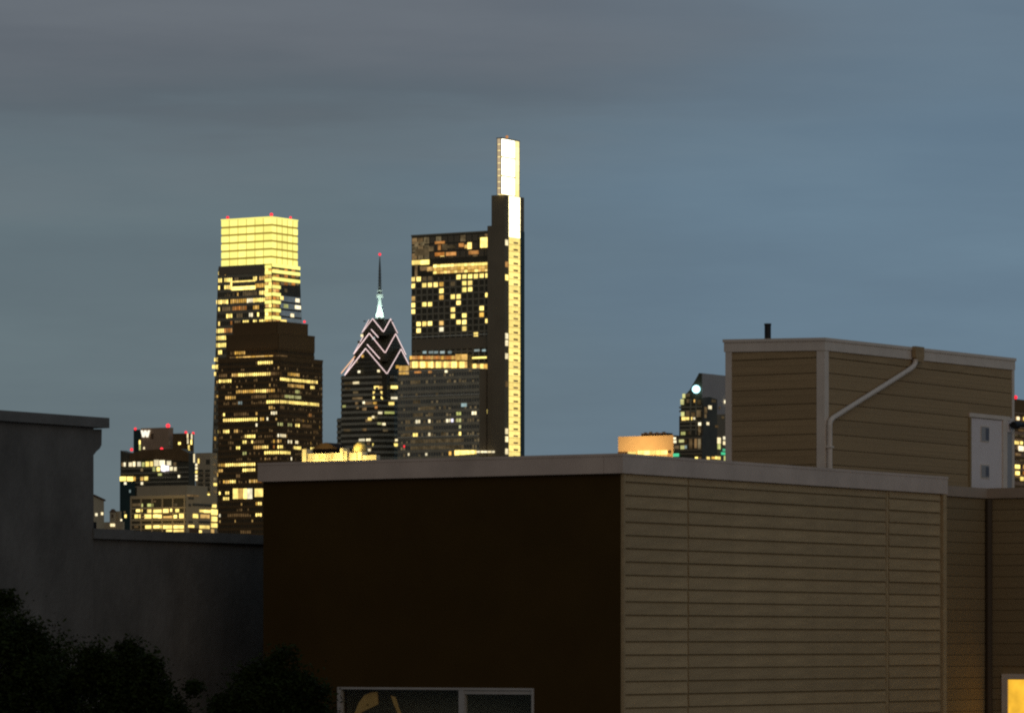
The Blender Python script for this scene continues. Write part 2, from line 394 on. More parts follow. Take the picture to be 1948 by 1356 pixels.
# a dark plant-floor band under the crown, lit floors below it
B.rect('plant_floor', M['t_core'], 'L', Z1(112, 0)[0], Z1(488, 0)[0], Z1(0, 486)[1], Z1(0, 556)[1], p0=.2, p1=.4)
R1(580, [(100, 140), (160, 215), (240, 275, 'd'), (385, 420), (440, 490, 'a')])
R1(632, [(100, 140), (165, 215), (410, 480, 'a')])
R1(690, [(105, 130), (160, 210), (300, 420, 'd'), (440, 490)])
R1(755, [(85, 190), (200, 330, 'a'), (340, 380, 'w'), (390, 480)])
R1(815, [(105, 130), (225, 330, 'o'), (380, 445, 'a'), (140, 200, 'd')])
R1(885, [(170, 215), (360, 385, 'w'), (415, 430), (250, 300, 'd')])
R1(950, [(115, 130), (205, 225, 'o'), (300, 360), (390, 420), (435, 480), (240, 280, 'd')])
R1(1015, [(90, 160), (160, 220, 'o')], full=True); R1(1080, [(90, 168)], full=True); R1(1138, [(90, 168)], full=True); R1(1200, [(98, 140)])
R1(1265, [(65, 100)]); R1(1325, [(62, 104)])
for zy, kk in ((105, 'y'), (210, 'd'), (270, 'd'), (330, 'd'), (380, 'd'), (440, 'd'), (520, 'd'), (580, 'a'), (650, 'd'), (740, 'd'), (790, 'd'), (950, 'y'), (1000, 'd'), (1050, 'd'), (1110, 'w')):
    a, c = Z2(66, zy); B.row('L', a, Z2(92, 0)[0], c, kk)
B.rect('lit_window', G['y'], 'L', Z1(218, 0)[0], Z1(408, 0)[0], Z1(0, 655)[1], Z1(0, 684)[1], p0=.2, p1=.42)
B.rect('lit_window', G['y'], 'L', Z1(218, 0)[0], Z1(408, 0)[0], Z1(0, 610)[1], Z1(0, 620)[1], p0=.2, p1=.42)
B.rect('lit_window', G['y'], 'L', Z1(208, 0)[0], Z1(220, 0)[0], Z1(0, 610)[1], Z1(0, 684)[1], p0=.2, p1=.42)
sprinkle(B, 'L', .30, lo=60, lim=corner_left); sprinkle(B, 'L', .07, 'a', lo=60, lim=corner_left)
# winter gardens stacked up the corner, wide on the top floors
for i, zy in enumerate((497, 545, 605, 660, 720, 782, 848, 908)):
    wide = 760 if i < 3 else 603
    B.rect('atrium_band', G['crown'], 'L', Z1(488, 0)[0], 517, Z1(0, zy-12)[1], Z1(0, zy+14)[1], p0=.3, p1=.8)
    B.rect('atrium_band', G['crown'], 'R', 517, Z1(wide, 0)[0], Z1(0, zy-12)[1], Z1(0, zy+14)[1], p0=.3, p1=.8)
    for j in range(4):
        x0 = 490+j*27
        if x0 < 530: B.rect('atrium_window', G['a' if (i+j) % 3 else 'y'], 'L', Z1(x0, 0)[0], Z1(x0+22, 0)[0], Z1(0, zy+18)[1], Z1(0, zy+44)[1], p0=.3, p1=.6)
        else: B.rect('atrium_window', G['a' if (i+j) % 2 else 'o'], 'R', Z1(x0, 0)[0], Z1(x0+22, 0)[0], Z1(0, zy+18)[1], Z1(0, zy+44)[1], p0=.3, p1=.6)
    if i < 3:
        for j in range(5):
            x0 = 606+j*30; B.rect('atrium_window', G['o' if j % 2 else 'd'], 'R', Z1(x0, 0)[0], Z1(x0+25, 0)[0], Z1(0, zy+18)[1], Z1(0, zy+42)[1], p0=.3, p1=.6)
B.fh['R'] = (0, xr_b, zc_, fh, 1.9, .30, .18, 0.0, 0, zc_)
x_at = lambda z: xr_c+(xr_b-xr_c)*(zc_-z)/zc_
m = MB()
for i in range(4, 30):
    z1 = zc_-i*fh; x1 = x_at(z1); m.box(B.R(533), x1, -.12, -.01, z1-fh*.78, z1-.1)
m.build('mirror_glass', M['t_sky'], B.o, 'stuff')
for a, b, c, kk in ((640, 660, 690, 'd'), (730, 760, 770, 'w'), (635, 668, 815, 'k'), (725, 770, 825, 'w'), (690, 715, 890, 'w'), (605, 655, 938, 'y'), (605, 630, 750, 'y')):
    B.rect('lit_window', G[kk], 'R', Z1(a, 0)[0], Z1(b, 0)[0], Z1(0, c-14)[1], Z1(0, c+14)[1], p0=.14, p1=.3)
ball('beacon', G['r'], B.o, (B.R(578), -.5, B.z(612, B.R(578), 0)), .9)

# ---------------------------------------------------- brown stepped tower
B = Block('stepped_skyscraper', 'dark brown stepped tower in front of the yellow crowned skyscraper', 'skyscraper', 532, 2780)
S = B.L(415)
sides = [(S*98.8/138.7, 614), (S*116.9/138.7, 636), (S, 681)]
fh = 10.72*2780/F
ztops = []
for sd_, py in sides:
    d = (S-sd_)/2; zz = B.z(py, d, d); ztops.append((d, sd_, zz))
zprev = None
for i, (d, sd_, zz) in enumerate(ztops):
    low = ztops[i+1][2] if i < 2 else 0
    m = MB(); m.box(d, d+sd_, d, d+sd_, low, zz); m.build('tier', M['t_glass'], B.o)
    m = MB(); m.box(d-.35, d+sd_+.35, d-.35, d+sd_+.35, zz, zz+1.2); m.build('parapet', M['t_brown'], B.o)
    for face in 'LR':
        B.facade(face, d, d+sd_, low, zz, fh, 1.68, sp=.44, pw=.22, off=d, zref=ztops[2][2]+fh*20, msp=M['t_brown'], key=face+str(i), proud=.3)
d1, s1, z1 = ztops[0]
for face in 'LR':
    B.put('blank_band', M['t_brown'], face, d1, d1+.05, d1+s1-.05, z1-fh*3.0, z1-.1, .05, .45)
d2, s2, z2 = ztops[1]
for face in 'LR':
    B.put('blank_band', M['t_brown'], face, d2, d2+.05, d2+s2-.05, z2-fh*2.4, z2-.1, .05, .45)
def RB(zf, zy, items, tier, **k):
    for it in items:
        a, c = zf(it[0], zy); b, _ = zf(it[1], zy)
        cpx = 532
        for face, lo, hi in (('L', a, min(b, cpx)), ('R', max(a, cpx), b)):
            if hi-lo > 1.0: B.row(face, lo, hi, c, it[2] if len(it) > 2 else 'y', key=face+str(tier), merge=2 if it[1]-it[0] > 150 else 1, **k)
RB(Z1, 1185, [(205, 235, 'd'), (245, 325, 'a')], 1); RB(Z1, 1228, [(200, 245, 'd'), (245, 550, 'a'), (550, 660, 'd')], 2); RB(Z1, 1268, [(410, 430, 'd'), (430, 550, 'y')], 2)
RB(Z2, 88, [(105, 180, 'd'), (215, 255, 'a'), (255, 510), (520, 600, 'd')], 2); RB(Z2, 72, [(640, 735, 'a')], 2)
RB(Z2, 138, [(105, 205), (390, 420, 'd')], 2); RB(Z2, 122, [(585, 880)], 2)
RB(Z2, 172, [(645, 770, 'a'), (815, 850)], 2); RB(Z2, 185, [(145, 160, 'd')], 2)
RB(Z2, 217, [(250, 390, 'a'), (390, 480), (480, 550, 'a'), (560, 600, 'd'), (705, 735, 'k')], 2)
RB(Z2, 265, [(155, 240, 'a'), (365, 480, 'd'), (490, 620, 'd'), (620, 745, 'k')], 2)
RB(Z2, 308, [(485, 885), (365, 380, 'd'), (265, 290, 'b'), (170, 200, 'd')], 2)
RB(Z2, 350, [(490, 525, 'a'), (585, 615, 'd')], 2)
RB(Z2, 400, [(140, 158), (220, 320, 'd'), (405, 420, 'a'), (520, 560, 'w'), (805, 832, 'o')], 2)
RB(Z2, 450, [(140, 410), (425, 460, 'a'), (475, 500, 'w'), (720, 735, 'd')], 2)
RB(Z2, 488, [(388, 406, 'w'), (575, 612, 'k'), (640, 675, 'k'), (705, 735, 'y'), (755, 835, 'd')], 2)
RB(Z2, 545, [(98, 115), (140, 200), (228, 264, 'a'), (840, 875, 'd')], 2)
RB(Z2, 580, [(316, 396), (570, 635, 'w'), (840, 860, 'd')], 2)
RB(Z2, 630, [(290, 332), (355, 375), (400, 460, 'd'), (535, 550, 'a'), (575, 600, 'a'), (640, 680, 'w'), (705, 730, 'w')], 2)
RB(Z2, 675, [(190, 200, 'd'), (248, 272), (380, 440, 'a'), (440, 490, 'y'), (525, 545, 'o'), (575, 612), (695, 745), (820, 855)], 2)
RB(Z2, 718, [(300, 332, 'k'), (465, 665)], 2)
RB(Z2, 765, [(555, 570, 'd'), (662, 680, 'w')], 2)
RB(Z2, 815, [(98, 160, 'a'), (165, 400)], 2); RB(Z2, 858, [(98, 150, 'a'), (290, 402)], 2); RB(Z2, 905, [(245, 270, 'd')], 2)
RB(Z2, 945, [(138, 195, 'a'), (200, 245), (340, 405, 'a'), (410, 455, 'o')], 2); RB(Z2, 1000, [(115, 132), (165, 195)], 2)
RB(Z2, 1042, [(138, 200)], 2); RB(Z2, 1180, [(118, 132, 'w'), (170, 350, 'd'), (398, 452)], 2); RB(Z2, 1320, [(280, 360, 'd')], 2); RB(Z2, 1100, [(390, 410, 'a'), (415, 455)], 2)
for key in ('L2', 'R2'): sprinkle(B, key, .24); sprinkle(B, key, .02, 'a')
for a, b, kk in ((222, 262, 'y'), (265, 300, 'a'), (303, 330, 'y'), (333, 372, 'w'), (392, 455, 'y')):
    B.rect('sky_lobby_window', G[kk], 'L', Z2(a, 0)[0], Z2(b, 0)[0], Z2(0, 982)[1], Z2(0, 1062 if a < 380 else 1046)[1], p0=.37, p1=.5)

# ---------------------------------------------------- gabled tower with the light chevrons and spire
B = Block('gabled_skyscraper', 'dark spired skyscraper with pink white light strips in zigzag chevrons', 'skyscraper', 722.5+.0, 3000)
ppm = 3000/F                                                    # metres per photo pixel at this distance
SB = 145/1.377*ppm                                              # shaft side
# origin of this block is the tower axis
def gable_solid(w, z0, z1, zlow):
    m = MB(); b = len(m.v)
    cor = [(-w, -w), (w, -w), (w, w), (-w, w)]; ap = [(0, -w), (w, 0), (0, w), (-w, 0)]
    m.v += [(x, y, zlow) for x, y in cor]+[(x, y, z0) for x, y in cor]+[(x, y, z1) for x, y in ap]+[(0, 0, z1)]
    m.f += [(3, 2, 1, 0)]
    for i in range(4):
        j = (i+1) % 4
        m.f += [(i, j, 4+j, 8+i, 4+i), (4+i, 8+i, 12), (8+i, 4+j, 12)]
    return m
def zp(py): return ZC+(HYP-py)/F*3000
tiers = [(48, 633, 607.5), (71, 674, 636), (95.5, 714.5, 665.5)]
lows = [640, 690, 760]
for (s_, pe, pa), pl in zip(tiers, lows):
    w = s_*ppm/2; gable_solid(w, zp(pe), zp(pa), zp(pl)).build('gable_tier', M['t_glass'], B.o)
    for i in range(4):
        for sgn in (-1, 1):
            fx = {0: lambda t: (t, -w-.25), 1: lambda t: (w+.25, t), 2: lambda t: (t, w+.25), 3: lambda t: (-w-.25, t)}[i]
            m = MB(); p = fx(0); q = fx(sgn*w)
            m.tube([(p[0], p[1], zp(pa)), (q[0], q[1], zp(pe))], .28, 6)
            m.build('light_strip', G['neon'], B.o)
    for i in range(4):                                          # dim floors behind the gable glass
        m = MB()
        for f_ in range(1, 6):
            t = f_/6; z_ = zp(pe)+(zp(pa)-zp(pe))*t; hw = w*(1-t)*.92
            if hw < 1: continue
            if i == 0: m.box(-hw, hw, -w-.1, -w+.05, z_-.5, z_)
            if i == 1: m.box(w-.05, w+.1, -hw, hw, z_-.5, z_)
            if i == 2: m.box(-hw, hw, w-.05, w+.1, z_-.5, z_)
            if i == 3: m.box(-w-.1, -w+.05, -hw, hw, z_-.5, z_)
        m.build('gable_ledge', M['t_mull'], B.o, 'stuff')
sw = SB/2; ch = sw*.42                                          # chamfered shaft
oct_ = [(-sw, -sw+ch), (-sw+ch, -sw), (sw, -sw), (sw, sw), (-sw, sw)]
m = MB(); m.prism(oct_, 'z', 0, zp(716)); m.build('shaft', M['t_glass'], B.o)
# shaft relief: floor bands all round and piers
m = MB(); fl = 3.9; z_ = zp(718)
while z_ > 5:
    k_ = 1+.25/sw; m.prism([(x*k_, y*k_) for x, y in oct_], 'z', z_-1.7, z_); z_ -= fl
m.build('spandrel', M['t_band'], B.o, 'stuff')
lw = 170/1.377*ppm/2
m = MB(); m.box(-sw+1.5, sw, sw-ch*.6, lw+(lw-sw)*.35, 0, zp(796)); m.build('lower_shoulder', M['t_glass'], B.o)
m = MB(); z_ = zp(798)
while z_ > 5: m.box(-sw+1.2, sw+.2, sw-ch*.6, lw+(lw-sw)*.35+.25, z_-1.7, z_); z_ -= fl
m.build('shoulder_band', M['t_band'], B.o, 'stuff')
m = MB()
for i in range(46):                                             # dim offices up the left face
    f_ = random.randrange(2, 46); y_ = random.uniform(-sw+ch, sw-3); z_ = zp(718)-f_*fl-1.75; m.box(-sw-.1, -sw+.02, y_, y_+random.choice((2.2, 2.2, 4.5)), z_-1.9, z_)
m.build('dim_window', G['d'], B.o, 'stuff')
# lit windows on the chamfer that faces us and on the left face
def zwin(x0, x1, yy, kk, h=5.0):
    pm = (x0+x1)/2
    # the chamfer runs between (-sw, -sw+ch) and (-sw+ch, -sw): find the point seen at each photo column
    def on(px):
        k = kx(px)
        if px > 712: p0, p1 = Vector((-sw, -sw+ch)), Vector((-sw+ch, -sw))
        else: p0, p1 = Vector((-sw, sw)), Vector((-sw, -sw+ch))
        def w2(p): return Vector((B.cx+p.x*VX+p.y*UX, B.cy+p.x*VY+p.y*UY))
        a, b = w2(p0), w2(p1)
        t = (k*a.y-a.x)/((b.x-a.x)-k*(b.y-a.y)); return p0.lerp(p1, t)
    a, b = on(x0), on(x1); n = Vector((-1, -1)).normalized() if pm > 712 else Vector((-1, 0))
    a2, b2 = a+n*.55, b+n*.55; a, b = a+n*.2, b+n*.2
    zt_, zb_ = zp(yy-h/2), zp(yy+h/2)
    m = MB(); m.hexa([(*a, zb_), (*b, zb_), (*b2, zb_), (*a2, zb_), (*a, zt_), (*b, zt_), (*b2, zt_), (*a2, zt_)])
    m.build('lit_window', G[kk], B.o)
Z3 = zoomer(620, 460, 3.228)
for x0, x1, yy, kk in ((295, 325, 905, 'y'), (328, 350, 905, 'a'), (370, 395, 905, 'd'), (398, 440, 902, 'y'), (288, 345, 937, 'y'), (288, 348, 968, 'y'), (400, 438, 968, 'w'),
                       (385, 418, 1002, 'y'), (290, 310, 1000, 'a'), (300, 315, 1027, 'o'), (320, 345, 1060, 'w'), (360, 420, 1058, 'k'), (315, 340, 1125, 'k'), (345, 365, 1128, 'w'), (350, 380, 1165, 'd'),
                       (285, 445, 1253, 'y'), (425, 440, 1225, 'w'), (240, 275, 1285, 'w'), (205, 240, 1222, 'w'), (250, 275, 1222, 'w'), (115, 165, 872, 'd'), (168, 205, 872, 'w'), (105, 122, 1013, 'k'),
                       (228, 240, 995, 'w'), (190, 202, 1025, 'd'), (260, 282, 1095, 'y'), (285, 298, 1085, 'w'), (165, 225, 968, 'd'), (120, 150, 905, 'd'), (110, 150, 1160, 'd'), (225, 250, 1160, 'd'), (170, 200, 930, 'd'), (198, 212, 805, 'w'), (315, 330, 805, 'w')):
    a, c = Z3(x0, yy); zwin(a, Z3(x1, yy)[0], c, kk, 5.4 if kk == 'y' else 4.2)
# a few lit floors between the chevrons
for w_, x_, py, kk in ((71, -9, 652, 'd'), (71, -6.5, 640, 'w'), (95, -8, 690, 'd'), (95, -3, 680, 'a'), (71, 3, 646, 'b')):
    w = w_*ppm/2
    piece('lit_window', G[kk], B.o, -w-.35, -w-.05, -x_-1.4, -x_+.4, zp(py)-.8, zp(py)+.9)
# second outline of the left gable and the inner roof edges
w3, w2_, w1_ = 95.5*ppm/2, 71*ppm/2, 48*ppm/2
def strip(p, q, g_='neon', r=.3):
    m = MB(); m.tube([p, q], r, 6); m.build('light_strip', G[g_], B.o)
wv = w3+1.5
strip((-wv, wv+.6, zp(711)), (-wv, wv-10.6, zp(680)), 'neon_warm')
strip((-w2_-.5, -5*ppm, zp(629)), (-w2_-.5, -21*ppm, zp(644.5)))
strip((-w3-.5, -3.8*ppm, zp(658)), (-w3-.5, -32.6*ppm, zp(686)), r=.26)
# spire
m = MB()
def ring(h): return [(-h, -h), (h, -h), (h, h), (-h, h)]
sp = [(9.0, 607), (5.2, 592), (3.3, 577), (2.4, 563)]
b = 0
for h, py in sp: m.v += [(x*ppm*.72, y*ppm*.72, zp(py)) for x, y in ring(h)]
for i in range(len(sp)-1):
    for k_ in range(4): k2 = (k_+1) % 4; m.f.append((4*i+k_, 4*i+k2, 4*i+4+k2, 4*i+4+k_))
m.f += [(3, 2, 1, 0), tuple(4*(len(sp)-1)+k_ for k_ in range(4))]
m.build('spire', M['t_spire'], B.o)
m = MB(); m.tube([(0, 0, zp(566)), (0, 0, zp(560))], 2.3, 10); m.build('spire_collar', M['t_spire'], B.o)
m = MB(); m.tube([(0, 0, zp(555)), (0, 0, zp(552))], 1.8, 10); m.build('spire_collar', M['t_spire'], B.o)
m = MB(); m.tube([(0, 0, zp(563)), (0, 0, zp(545)), (0, 0, zp(510)), (0, 0, zp(488))], 1, 8, [1.25, 1.0, .75, .25]); m.build('mast', M['t_mast'], B.o)
m = MB()
for i in range(6): m.tube([(0, 0, zp(546-i*6)), (0, 0, zp(545.2-i*6))], 1.5-i*.1, 8)
m.build('mast_ring', M['t_mast'], B.o, 'stuff')
ball('beacon', G['r'], B.o, (0, 0, zp(484)), .95)
def lamp(name, parent, loc, target, energy, color, size=60, blend=.6):
    ld = bpy.data.lights.new(name, 'SPOT'); ld.energy = energy; ld.color = color; ld.spot_size = math.radians(size); ld.spot_blend = blend; ld.shadow_soft_size = .5
    o = bpy.data.objects.new(name, ld); COL.objects.link(o); o.parent = parent; o.location = loc
    o.rotation_euler = (Vector(loc)-Vector(target)).to_track_quat('Z', 'Y').to_euler(); return o
for sx, sy in ((-1, .3), (-.3, -1)):                            # floodlights of the spire stand on the upper roof
    p = (sx*w1_*1.5, sy*w1_*1.5, zp(610))
    box_obj('floodlight_housing', (p[0]-.5, p[0]+.5, p[1]-.5, p[1]+.5, p[2]-1.4, p[2]-.6), M['t_mast'], B.o)
    lamp('spire_flood', B.o, p, (0, 0, zp(582)), 26000, (.80, 1.0, .90), 60)

# ---------------------------------------------------- tall tower with lantern
B = Block('lantern_skyscraper', 'tallest tower with a white glowing lantern above a golden stair strip', 'skyscraper', 933, 2900)
Z4 = zoomer(750, 430, 3.0115); Z5 = zoomer(900, 230, 5.65)
yl = B.L(783); zt = B.z(441.5); fh = 12.35*2900/F; bw = 11.05*2900/F/VY
m = MB(); m.box(0, 16, 0, yl, 0, zt); m.build('main_slab', M['t_glass'], B.o)
m = MB(); m.box(-.3, 16.3, -.0, yl+.3, zt, zt+1.0); m.build('parapet', M['t_spandrel'], B.o)
zr = B.at('L', *Z4(330, 622))[1]
B.facade('L', 0, yl, 0, B.at('L', *Z4(400, 285))[1], fh, bw, sp=.30, pw=.26, zref=zr+fh*12.5, msp=M['t_spandrel'])
# crown of the slab: open frame grid with dim amber plant rooms
ztop, zlow = zt-.2, B.at('L', *Z4(330, 190))[1]
for i in range(13):
    for j in range(3):
        a0, a1 = yl*(i+.08)/13, yl*(i+.92)/13; z1_ = ztop-.8-(ztop-zlow-.8)*j/3.0; z0_ = ztop-.8-(ztop-zlow-.8)*(j+.82)/3.0
        B.put('crown_glass', G['d'] if (i > 9 or (i*7+j*3) % 4 == 0) else M['t_core'], 'L', 0, a0, a1, z0_, z1_, .01, .12)
def R4(zy, items, **k):
    for it in items:
        a, c = Z4(it[0], zy); b, _ = Z4(it[1], zy); B.row('L', a, b, c, it[2] if len(it) > 2 else 'y', **k)
def Q4(x0, x1, y0, y1, kk, face='L', off=0., name='lit_window', p0=.25, p1=.45):
    B.rect(name, G[kk], face, Z4(x0, 0)[0], Z4(x1, 0)[0], Z4(0, y0)[1], Z4(0, y1)[1], off=off, p0=p0, p1=p1)
for x0, x1, y0, y1, kk in ((495, 537, 66, 124, 'y'), (422, 444, 95, 132, 'y'), (405, 421, 108, 128, 'a'), (235, 290, 88, 102, 'o'), (252, 268, 108, 138, 'o'), (235, 288, 152, 172, 'o'), (265, 288, 153, 175, 'y'),
                           (298, 355, 150, 170, 'o'), (300, 350, 110, 128, 'd'), (372, 400, 100, 120, 'o'), (428, 484, 142, 162, 'o'), (118, 140, 92, 120, 'd'), (150, 172, 92, 112, 'd'), (120, 200, 130, 170, 'd'), (200, 226, 118, 145, 'd')):
    Q4(x0, x1, y0, y1, kk)
Q4(103, 150, 197, 222, 'y'); Q4(152, 202, 195, 221, 'y'); Q4(120, 134, 228, 292, 'd'); Q4(150, 190, 232, 256, 'd'); Q4(190, 222, 234, 258, 'a')
for i in range(16):
    x0 = 226+i*19.7; sl = -i*.9
    Q4(x0, x0+17.5, 222+sl, 238+sl, 'y'); Q4(x0, x0+17.5, 240+sl, 258+sl, 'a'); Q4(x0, x0+17.5, 260+sl, 274+sl, 'a' if i % 3 else 'y')
R4(318, [(105, 157), (160, 222, 'd'), (225, 255), (262, 285, 'a'), (326, 346, 'd')]); R4(300, [(360, 450), (460, 480), (488, 540)])
R4(355, [(103, 130), (160, 222), (258, 285)]); R4(343, [(393, 450)])
R4(390, [(262, 285, 'a')]); R4(380, [(392, 450)]); R4(378, [(520, 538, 'a')])
R4(432, [(108, 130, 'a')]); R4(422, [(325, 385)]); R4(410, [(520, 538)])
R4(467, [(108, 130), (160, 222)]); R4(457, [(358, 385)])
R4(505, [(103, 130)]); R4(495, [(326, 352), (392, 418)]); R4(488, [(490, 520)])
R4(542, [(162, 222), (258, 285, 'a')]); R4(533, [(326, 352), (392, 418)]); R4(525, [(490, 520, 'a')])
R4(578, [(132, 157), (162, 190, 'a'), (258, 285, 'w')]); R4(570, [(358, 385)]); R4(562, [(520, 540)])
R4(615, [(130, 157)]); R4(605, [(390, 418), (458, 485)])
a0, z0_ = B.at('L', *Z4(110, 636)); B.put('ledge', M['t_line'], 'L', 0, .2, yl-.2, z0_-.45, z0_+.1, .0, .6)
B.put('plant_floor', M['t_core'], 'L', 0, .1, yl-.1, B.at('L', *Z4(330, 705))[1], B.at('L', *Z4(330, 640))[1], .1, .35)
for x0, x1 in ((165, 185), (200, 225), (230, 252), (265, 290), (310, 330)): Q4(x0, x1, 716, 730, 'b')
for x0, x1 in ((460, 490), (505, 525)): Q4(x0, x1, 706, 718, 'b')
sprinkle(B, 'L', .05, lo=150)
# core slab with its stepped shoulder, window column, stair strip and lantern
KX = -3.0
yk0 = B.L(960, KX); yk1 = B.L(935, KX); yk2 = B.L(927, KX)
xr = B.R(997, yk0)
zk = B.z(372, KX, yk1); zs_ = B.z(430, KX, yk2)
m = MB(); m.box(KX, xr, yk0, yk1, 0, zk); m.build('core', M['t_core'], B.o)
m = MB(); m.box(KX+.1, 12, yk1, yk2, 0, zs_); m.build('core_shoulder', M['t_core'], B.o)
x_a, x_b = B.R(968, yk0), B.R(988.5, yk0)
m = MB(); m.box(x_b+.05, xr-.05, yk0-.35, yk0-.02, 0, B.z(440, x_b, yk0)); m.build('edge_glass', M['t_green'], B.o)
n = 39; ztop = B.z(373, x_a, yk0); zend = B.z(885, x_a, yk0)
for i in range(n):
    z1_ = ztop-(ztop-zend)*i/n; z0_ = ztop-(ztop-zend)*(i+.93)/n
    hot = i < 6
    piece('stair_pane', G['strip_hot'] if hot else G['strip'], B.o, x_a, x_b, yk0-.4, yk0-.05, z0_, z1_)
    if not hot: piece('stair_landing', G['d'], B.o, x_a+(x_b-x_a)*.38, x_a+(x_b-x_a)*.8, yk0-.5, yk0-.41, z0_+.5, z0_+1.7)
for zy, kk in ((95, 'w'), (220, 'o'), (295, 'y'), (630, 'w'), (670, 'w'), (745, 'w'), (905, 'd'), (1175, 'w'), (1220, 'w'), (1290, 'w')):
    B.rect('lit_window', G[kk], 'R', 961.2, 966.5, Z4(0, zy-16)[1], Z4(0, zy+16)[1], off=yk0, p0=.02, p1=.2)
# lantern: glowing glass box with posts and rails
xl0, xl1 = B.R(953.5, yk0+1.0), B.R(988, yk0+1.0)
yl0 = yk0+1.0; yl1 = B.L(945.5, xl0)
zl0, zl1 = zk+.02, B.z(262.5, xl0, yl0)
m = MB(); m.box(xl0+.4, xl1-.2, yl0+.4, yl1-.2, zl0, zl1-.5); m.build('lantern_core', G['lantern_edge'], B.o)
xm = B.R(979.5, yl0)
cuts = [zl1-(zl1-zl0)*t for t in (0, .333, .667, 1)]
for i in range(3):
    piece('lantern_pane', G['lantern'], B.o, xl0+.3, xm-.25, yl0-.05, yl0+.38, cuts[i+1]+.7, cuts[i]-.7)
    for h in range(3):
        a_, b_ = cuts[i+1]+(cuts[i]-cuts[i+1])*h/3, cuts[i+1]+(cuts[i]-cuts[i+1])*(h+1)/3
        piece('lantern_pane', G['lantern_edge'], B.o, xm+.25, xl1-.3, yl0-.05, yl0+.38, a_+.15, b_-.15)
        piece('lantern_pane', G['lantern_side'], B.o, xl0-.05, xl0+.38, yl0+.3, yl1-.3, a_+.25, b_-.25)
for x_ in (xl0, xm, xl1): box_obj('lantern_post', (x_-.2, x_+.2, yl0-.2, yl0+.35, zl0, zl1), M['t_mull'], B.o)
box_obj('lantern_post', (xl0-.2, xl0+.35, yl1-.3, yl1, zl0, zl1), M['t_mull'], B.o)
m = MB(); m.box(xl0-.3, xl1+.3, yl0-.3, yl1+.3, zl1-.4, zl1+.2); m.build('lantern_roof', M['t_mull'], B.o)
ball('beacon', G['o'], B.o, (xl0+(xl1-xl0)*.42, yl0+1.5, zl1+1.6), 1.0)
# lower block in front of the slab
FX = -9.0
yf0 = B.L(912, FX); yf1 = B.L(757, FX); zf = B.at('L', *Z4(300, 822), FX)[1]
m = MB(); m.box(FX, 0-.6, yf0, yf1, 0, zf); m.build('lower_block', M['t_pale'], B.o)
m = MB(); yq = B.L(928, -1.0); m.prism([(FX+.01, yf0), (-1.0, yf0), (-1.0, yq)], 'z', 0, zf); m.build('angled_bay', M['t_core'], B.o)
B.facade('L', yf0, yf1, 0, zf-1, fh*1.02, 2.0, sp=.46, pw=.14, off=FX, zref=zf, msp=M['t_band'], mpier=M['t_band'], key='LF')
B.put('roof_ledge', M['t_line'], 'L', FX, yf0, yf1, zf-.5, zf+.15, 0, .5)
sprinkle(B, 'LF', .34)
def F4(zy, items):
    for it in items:
        a, c = Z4(it[0], zy); b, _ = Z4(it[1], zy); B.row('L', a, b, c, it[2] if len(it) > 2 else 'd', key='LF')
m = MB(); yb0, yb1 = B.L(890, FX+3), B.L(778, FX+3); zb0, zb1 = zf+.15, B.at('L', *Z4(250, 742), FX+3)[1]
m.box(FX+3, -.7, yb0, yb1, zb0, zb1); m.build('sky_lobby', M['t_core'], B.o)
for i in range(22):
    x0 = 90+i*15
    Q4(x0, x0+13, 776, 812, 'y' if i % 3 else 'a', off=FX+3, name='lobby_window', p0=.05, p1=.3)
    Q4(x0, x0+13, 744, 764, 'o' if i % 4 else 'a', off=FX+3, name='lobby_window', p0=.05, p1=.3)
for x0, x1 in ((352, 385), (387, 420)): Q4(x0, x1, 734, 768, 'a', off=FX+3, name='lobby_window', p0=.31, p1=.4)
for i in range(4): Q4(10+i*19, 27+i*19, 797+(i > 0)*3, 850 if i else 815, 'a', off=FX, name='lobby_window', p0=.05, p1=.3)
for i in range(5): Q4(432+i*21, 451+i*21, 790, 818, 'y' if i % 2 else 'a', p0=.3, p1=.5, name='lobby_window')
Q4(440, 530, 749, 759, 'y', p0=.3, p1=.5, name='lobby_window'); Q4(498, 535, 815, 842, 'a', p0=.3, p1=.5, name='lobby_window')
for x0, x1, yy, kk in ((118, 155, 835, 'o'), (197, 216, 835, 'o'), (292, 306, 832, 'w'), (430, 445, 826, 'd')): Q4(x0, x1, yy-7, yy+7, kk, off=FX, p0=.3, p1=.5)
for zy, sl in ((970, 'l'), (1205, 'l')):
    zz = B.at('L', *Z4(260, zy), FX)[1]; B.put('ledge', M['t_line'], 'L', FX, yf0, yf1-.3, zz-.3, zz+.25, .2, .7)
F4(883, [(100, 150), (315, 330), (370, 385)]); F4(955, [(120, 135), (232, 246)]); F4(1025, [(105, 145), (150, 235), (280, 300)]); F4(1070, [(110, 160), (190, 225)])
Q4(386, 416, 1015, 1034, 'b', off=FX); F4(1060, [(362, 390, 'k'), (450, 480, 'w')])
F4(1107, [(118, 145, 'w'), (188, 206, 'w'), (295, 320, 'w'), (320, 340, 'v'), (360, 390, 'k'), (60, 100)]); F4(1145, [(60, 140), (140, 222), (368, 390, 'k')])
F4(1185, [(50, 100), (105, 140, 'y'), (193, 215, 'w'), (270, 300), (366, 392, 'y')]); F4(1235, [(90, 400)]); F4(1262, [(90, 400)])
Q4(55, 62, 1255, 1268, 'r', off=FX); Q4(80, 88, 1300, 1314, 'w', off=FX); Q4(180, 190, 1300, 1314, 'w', off=FX); Q4(315, 328, 1290, 1312, 'a', off=FX)
for i in range(9): Q4(348+i*14, 361+i*14, 1284, 1312-i, 'y', off=FX, name='lobby_window')
for i in range(5): Q4(474+i*21, 492+i*21, 1287, 1298, 'w', off=FX if i < 1 else FX+i*1.5, name='lobby_window')
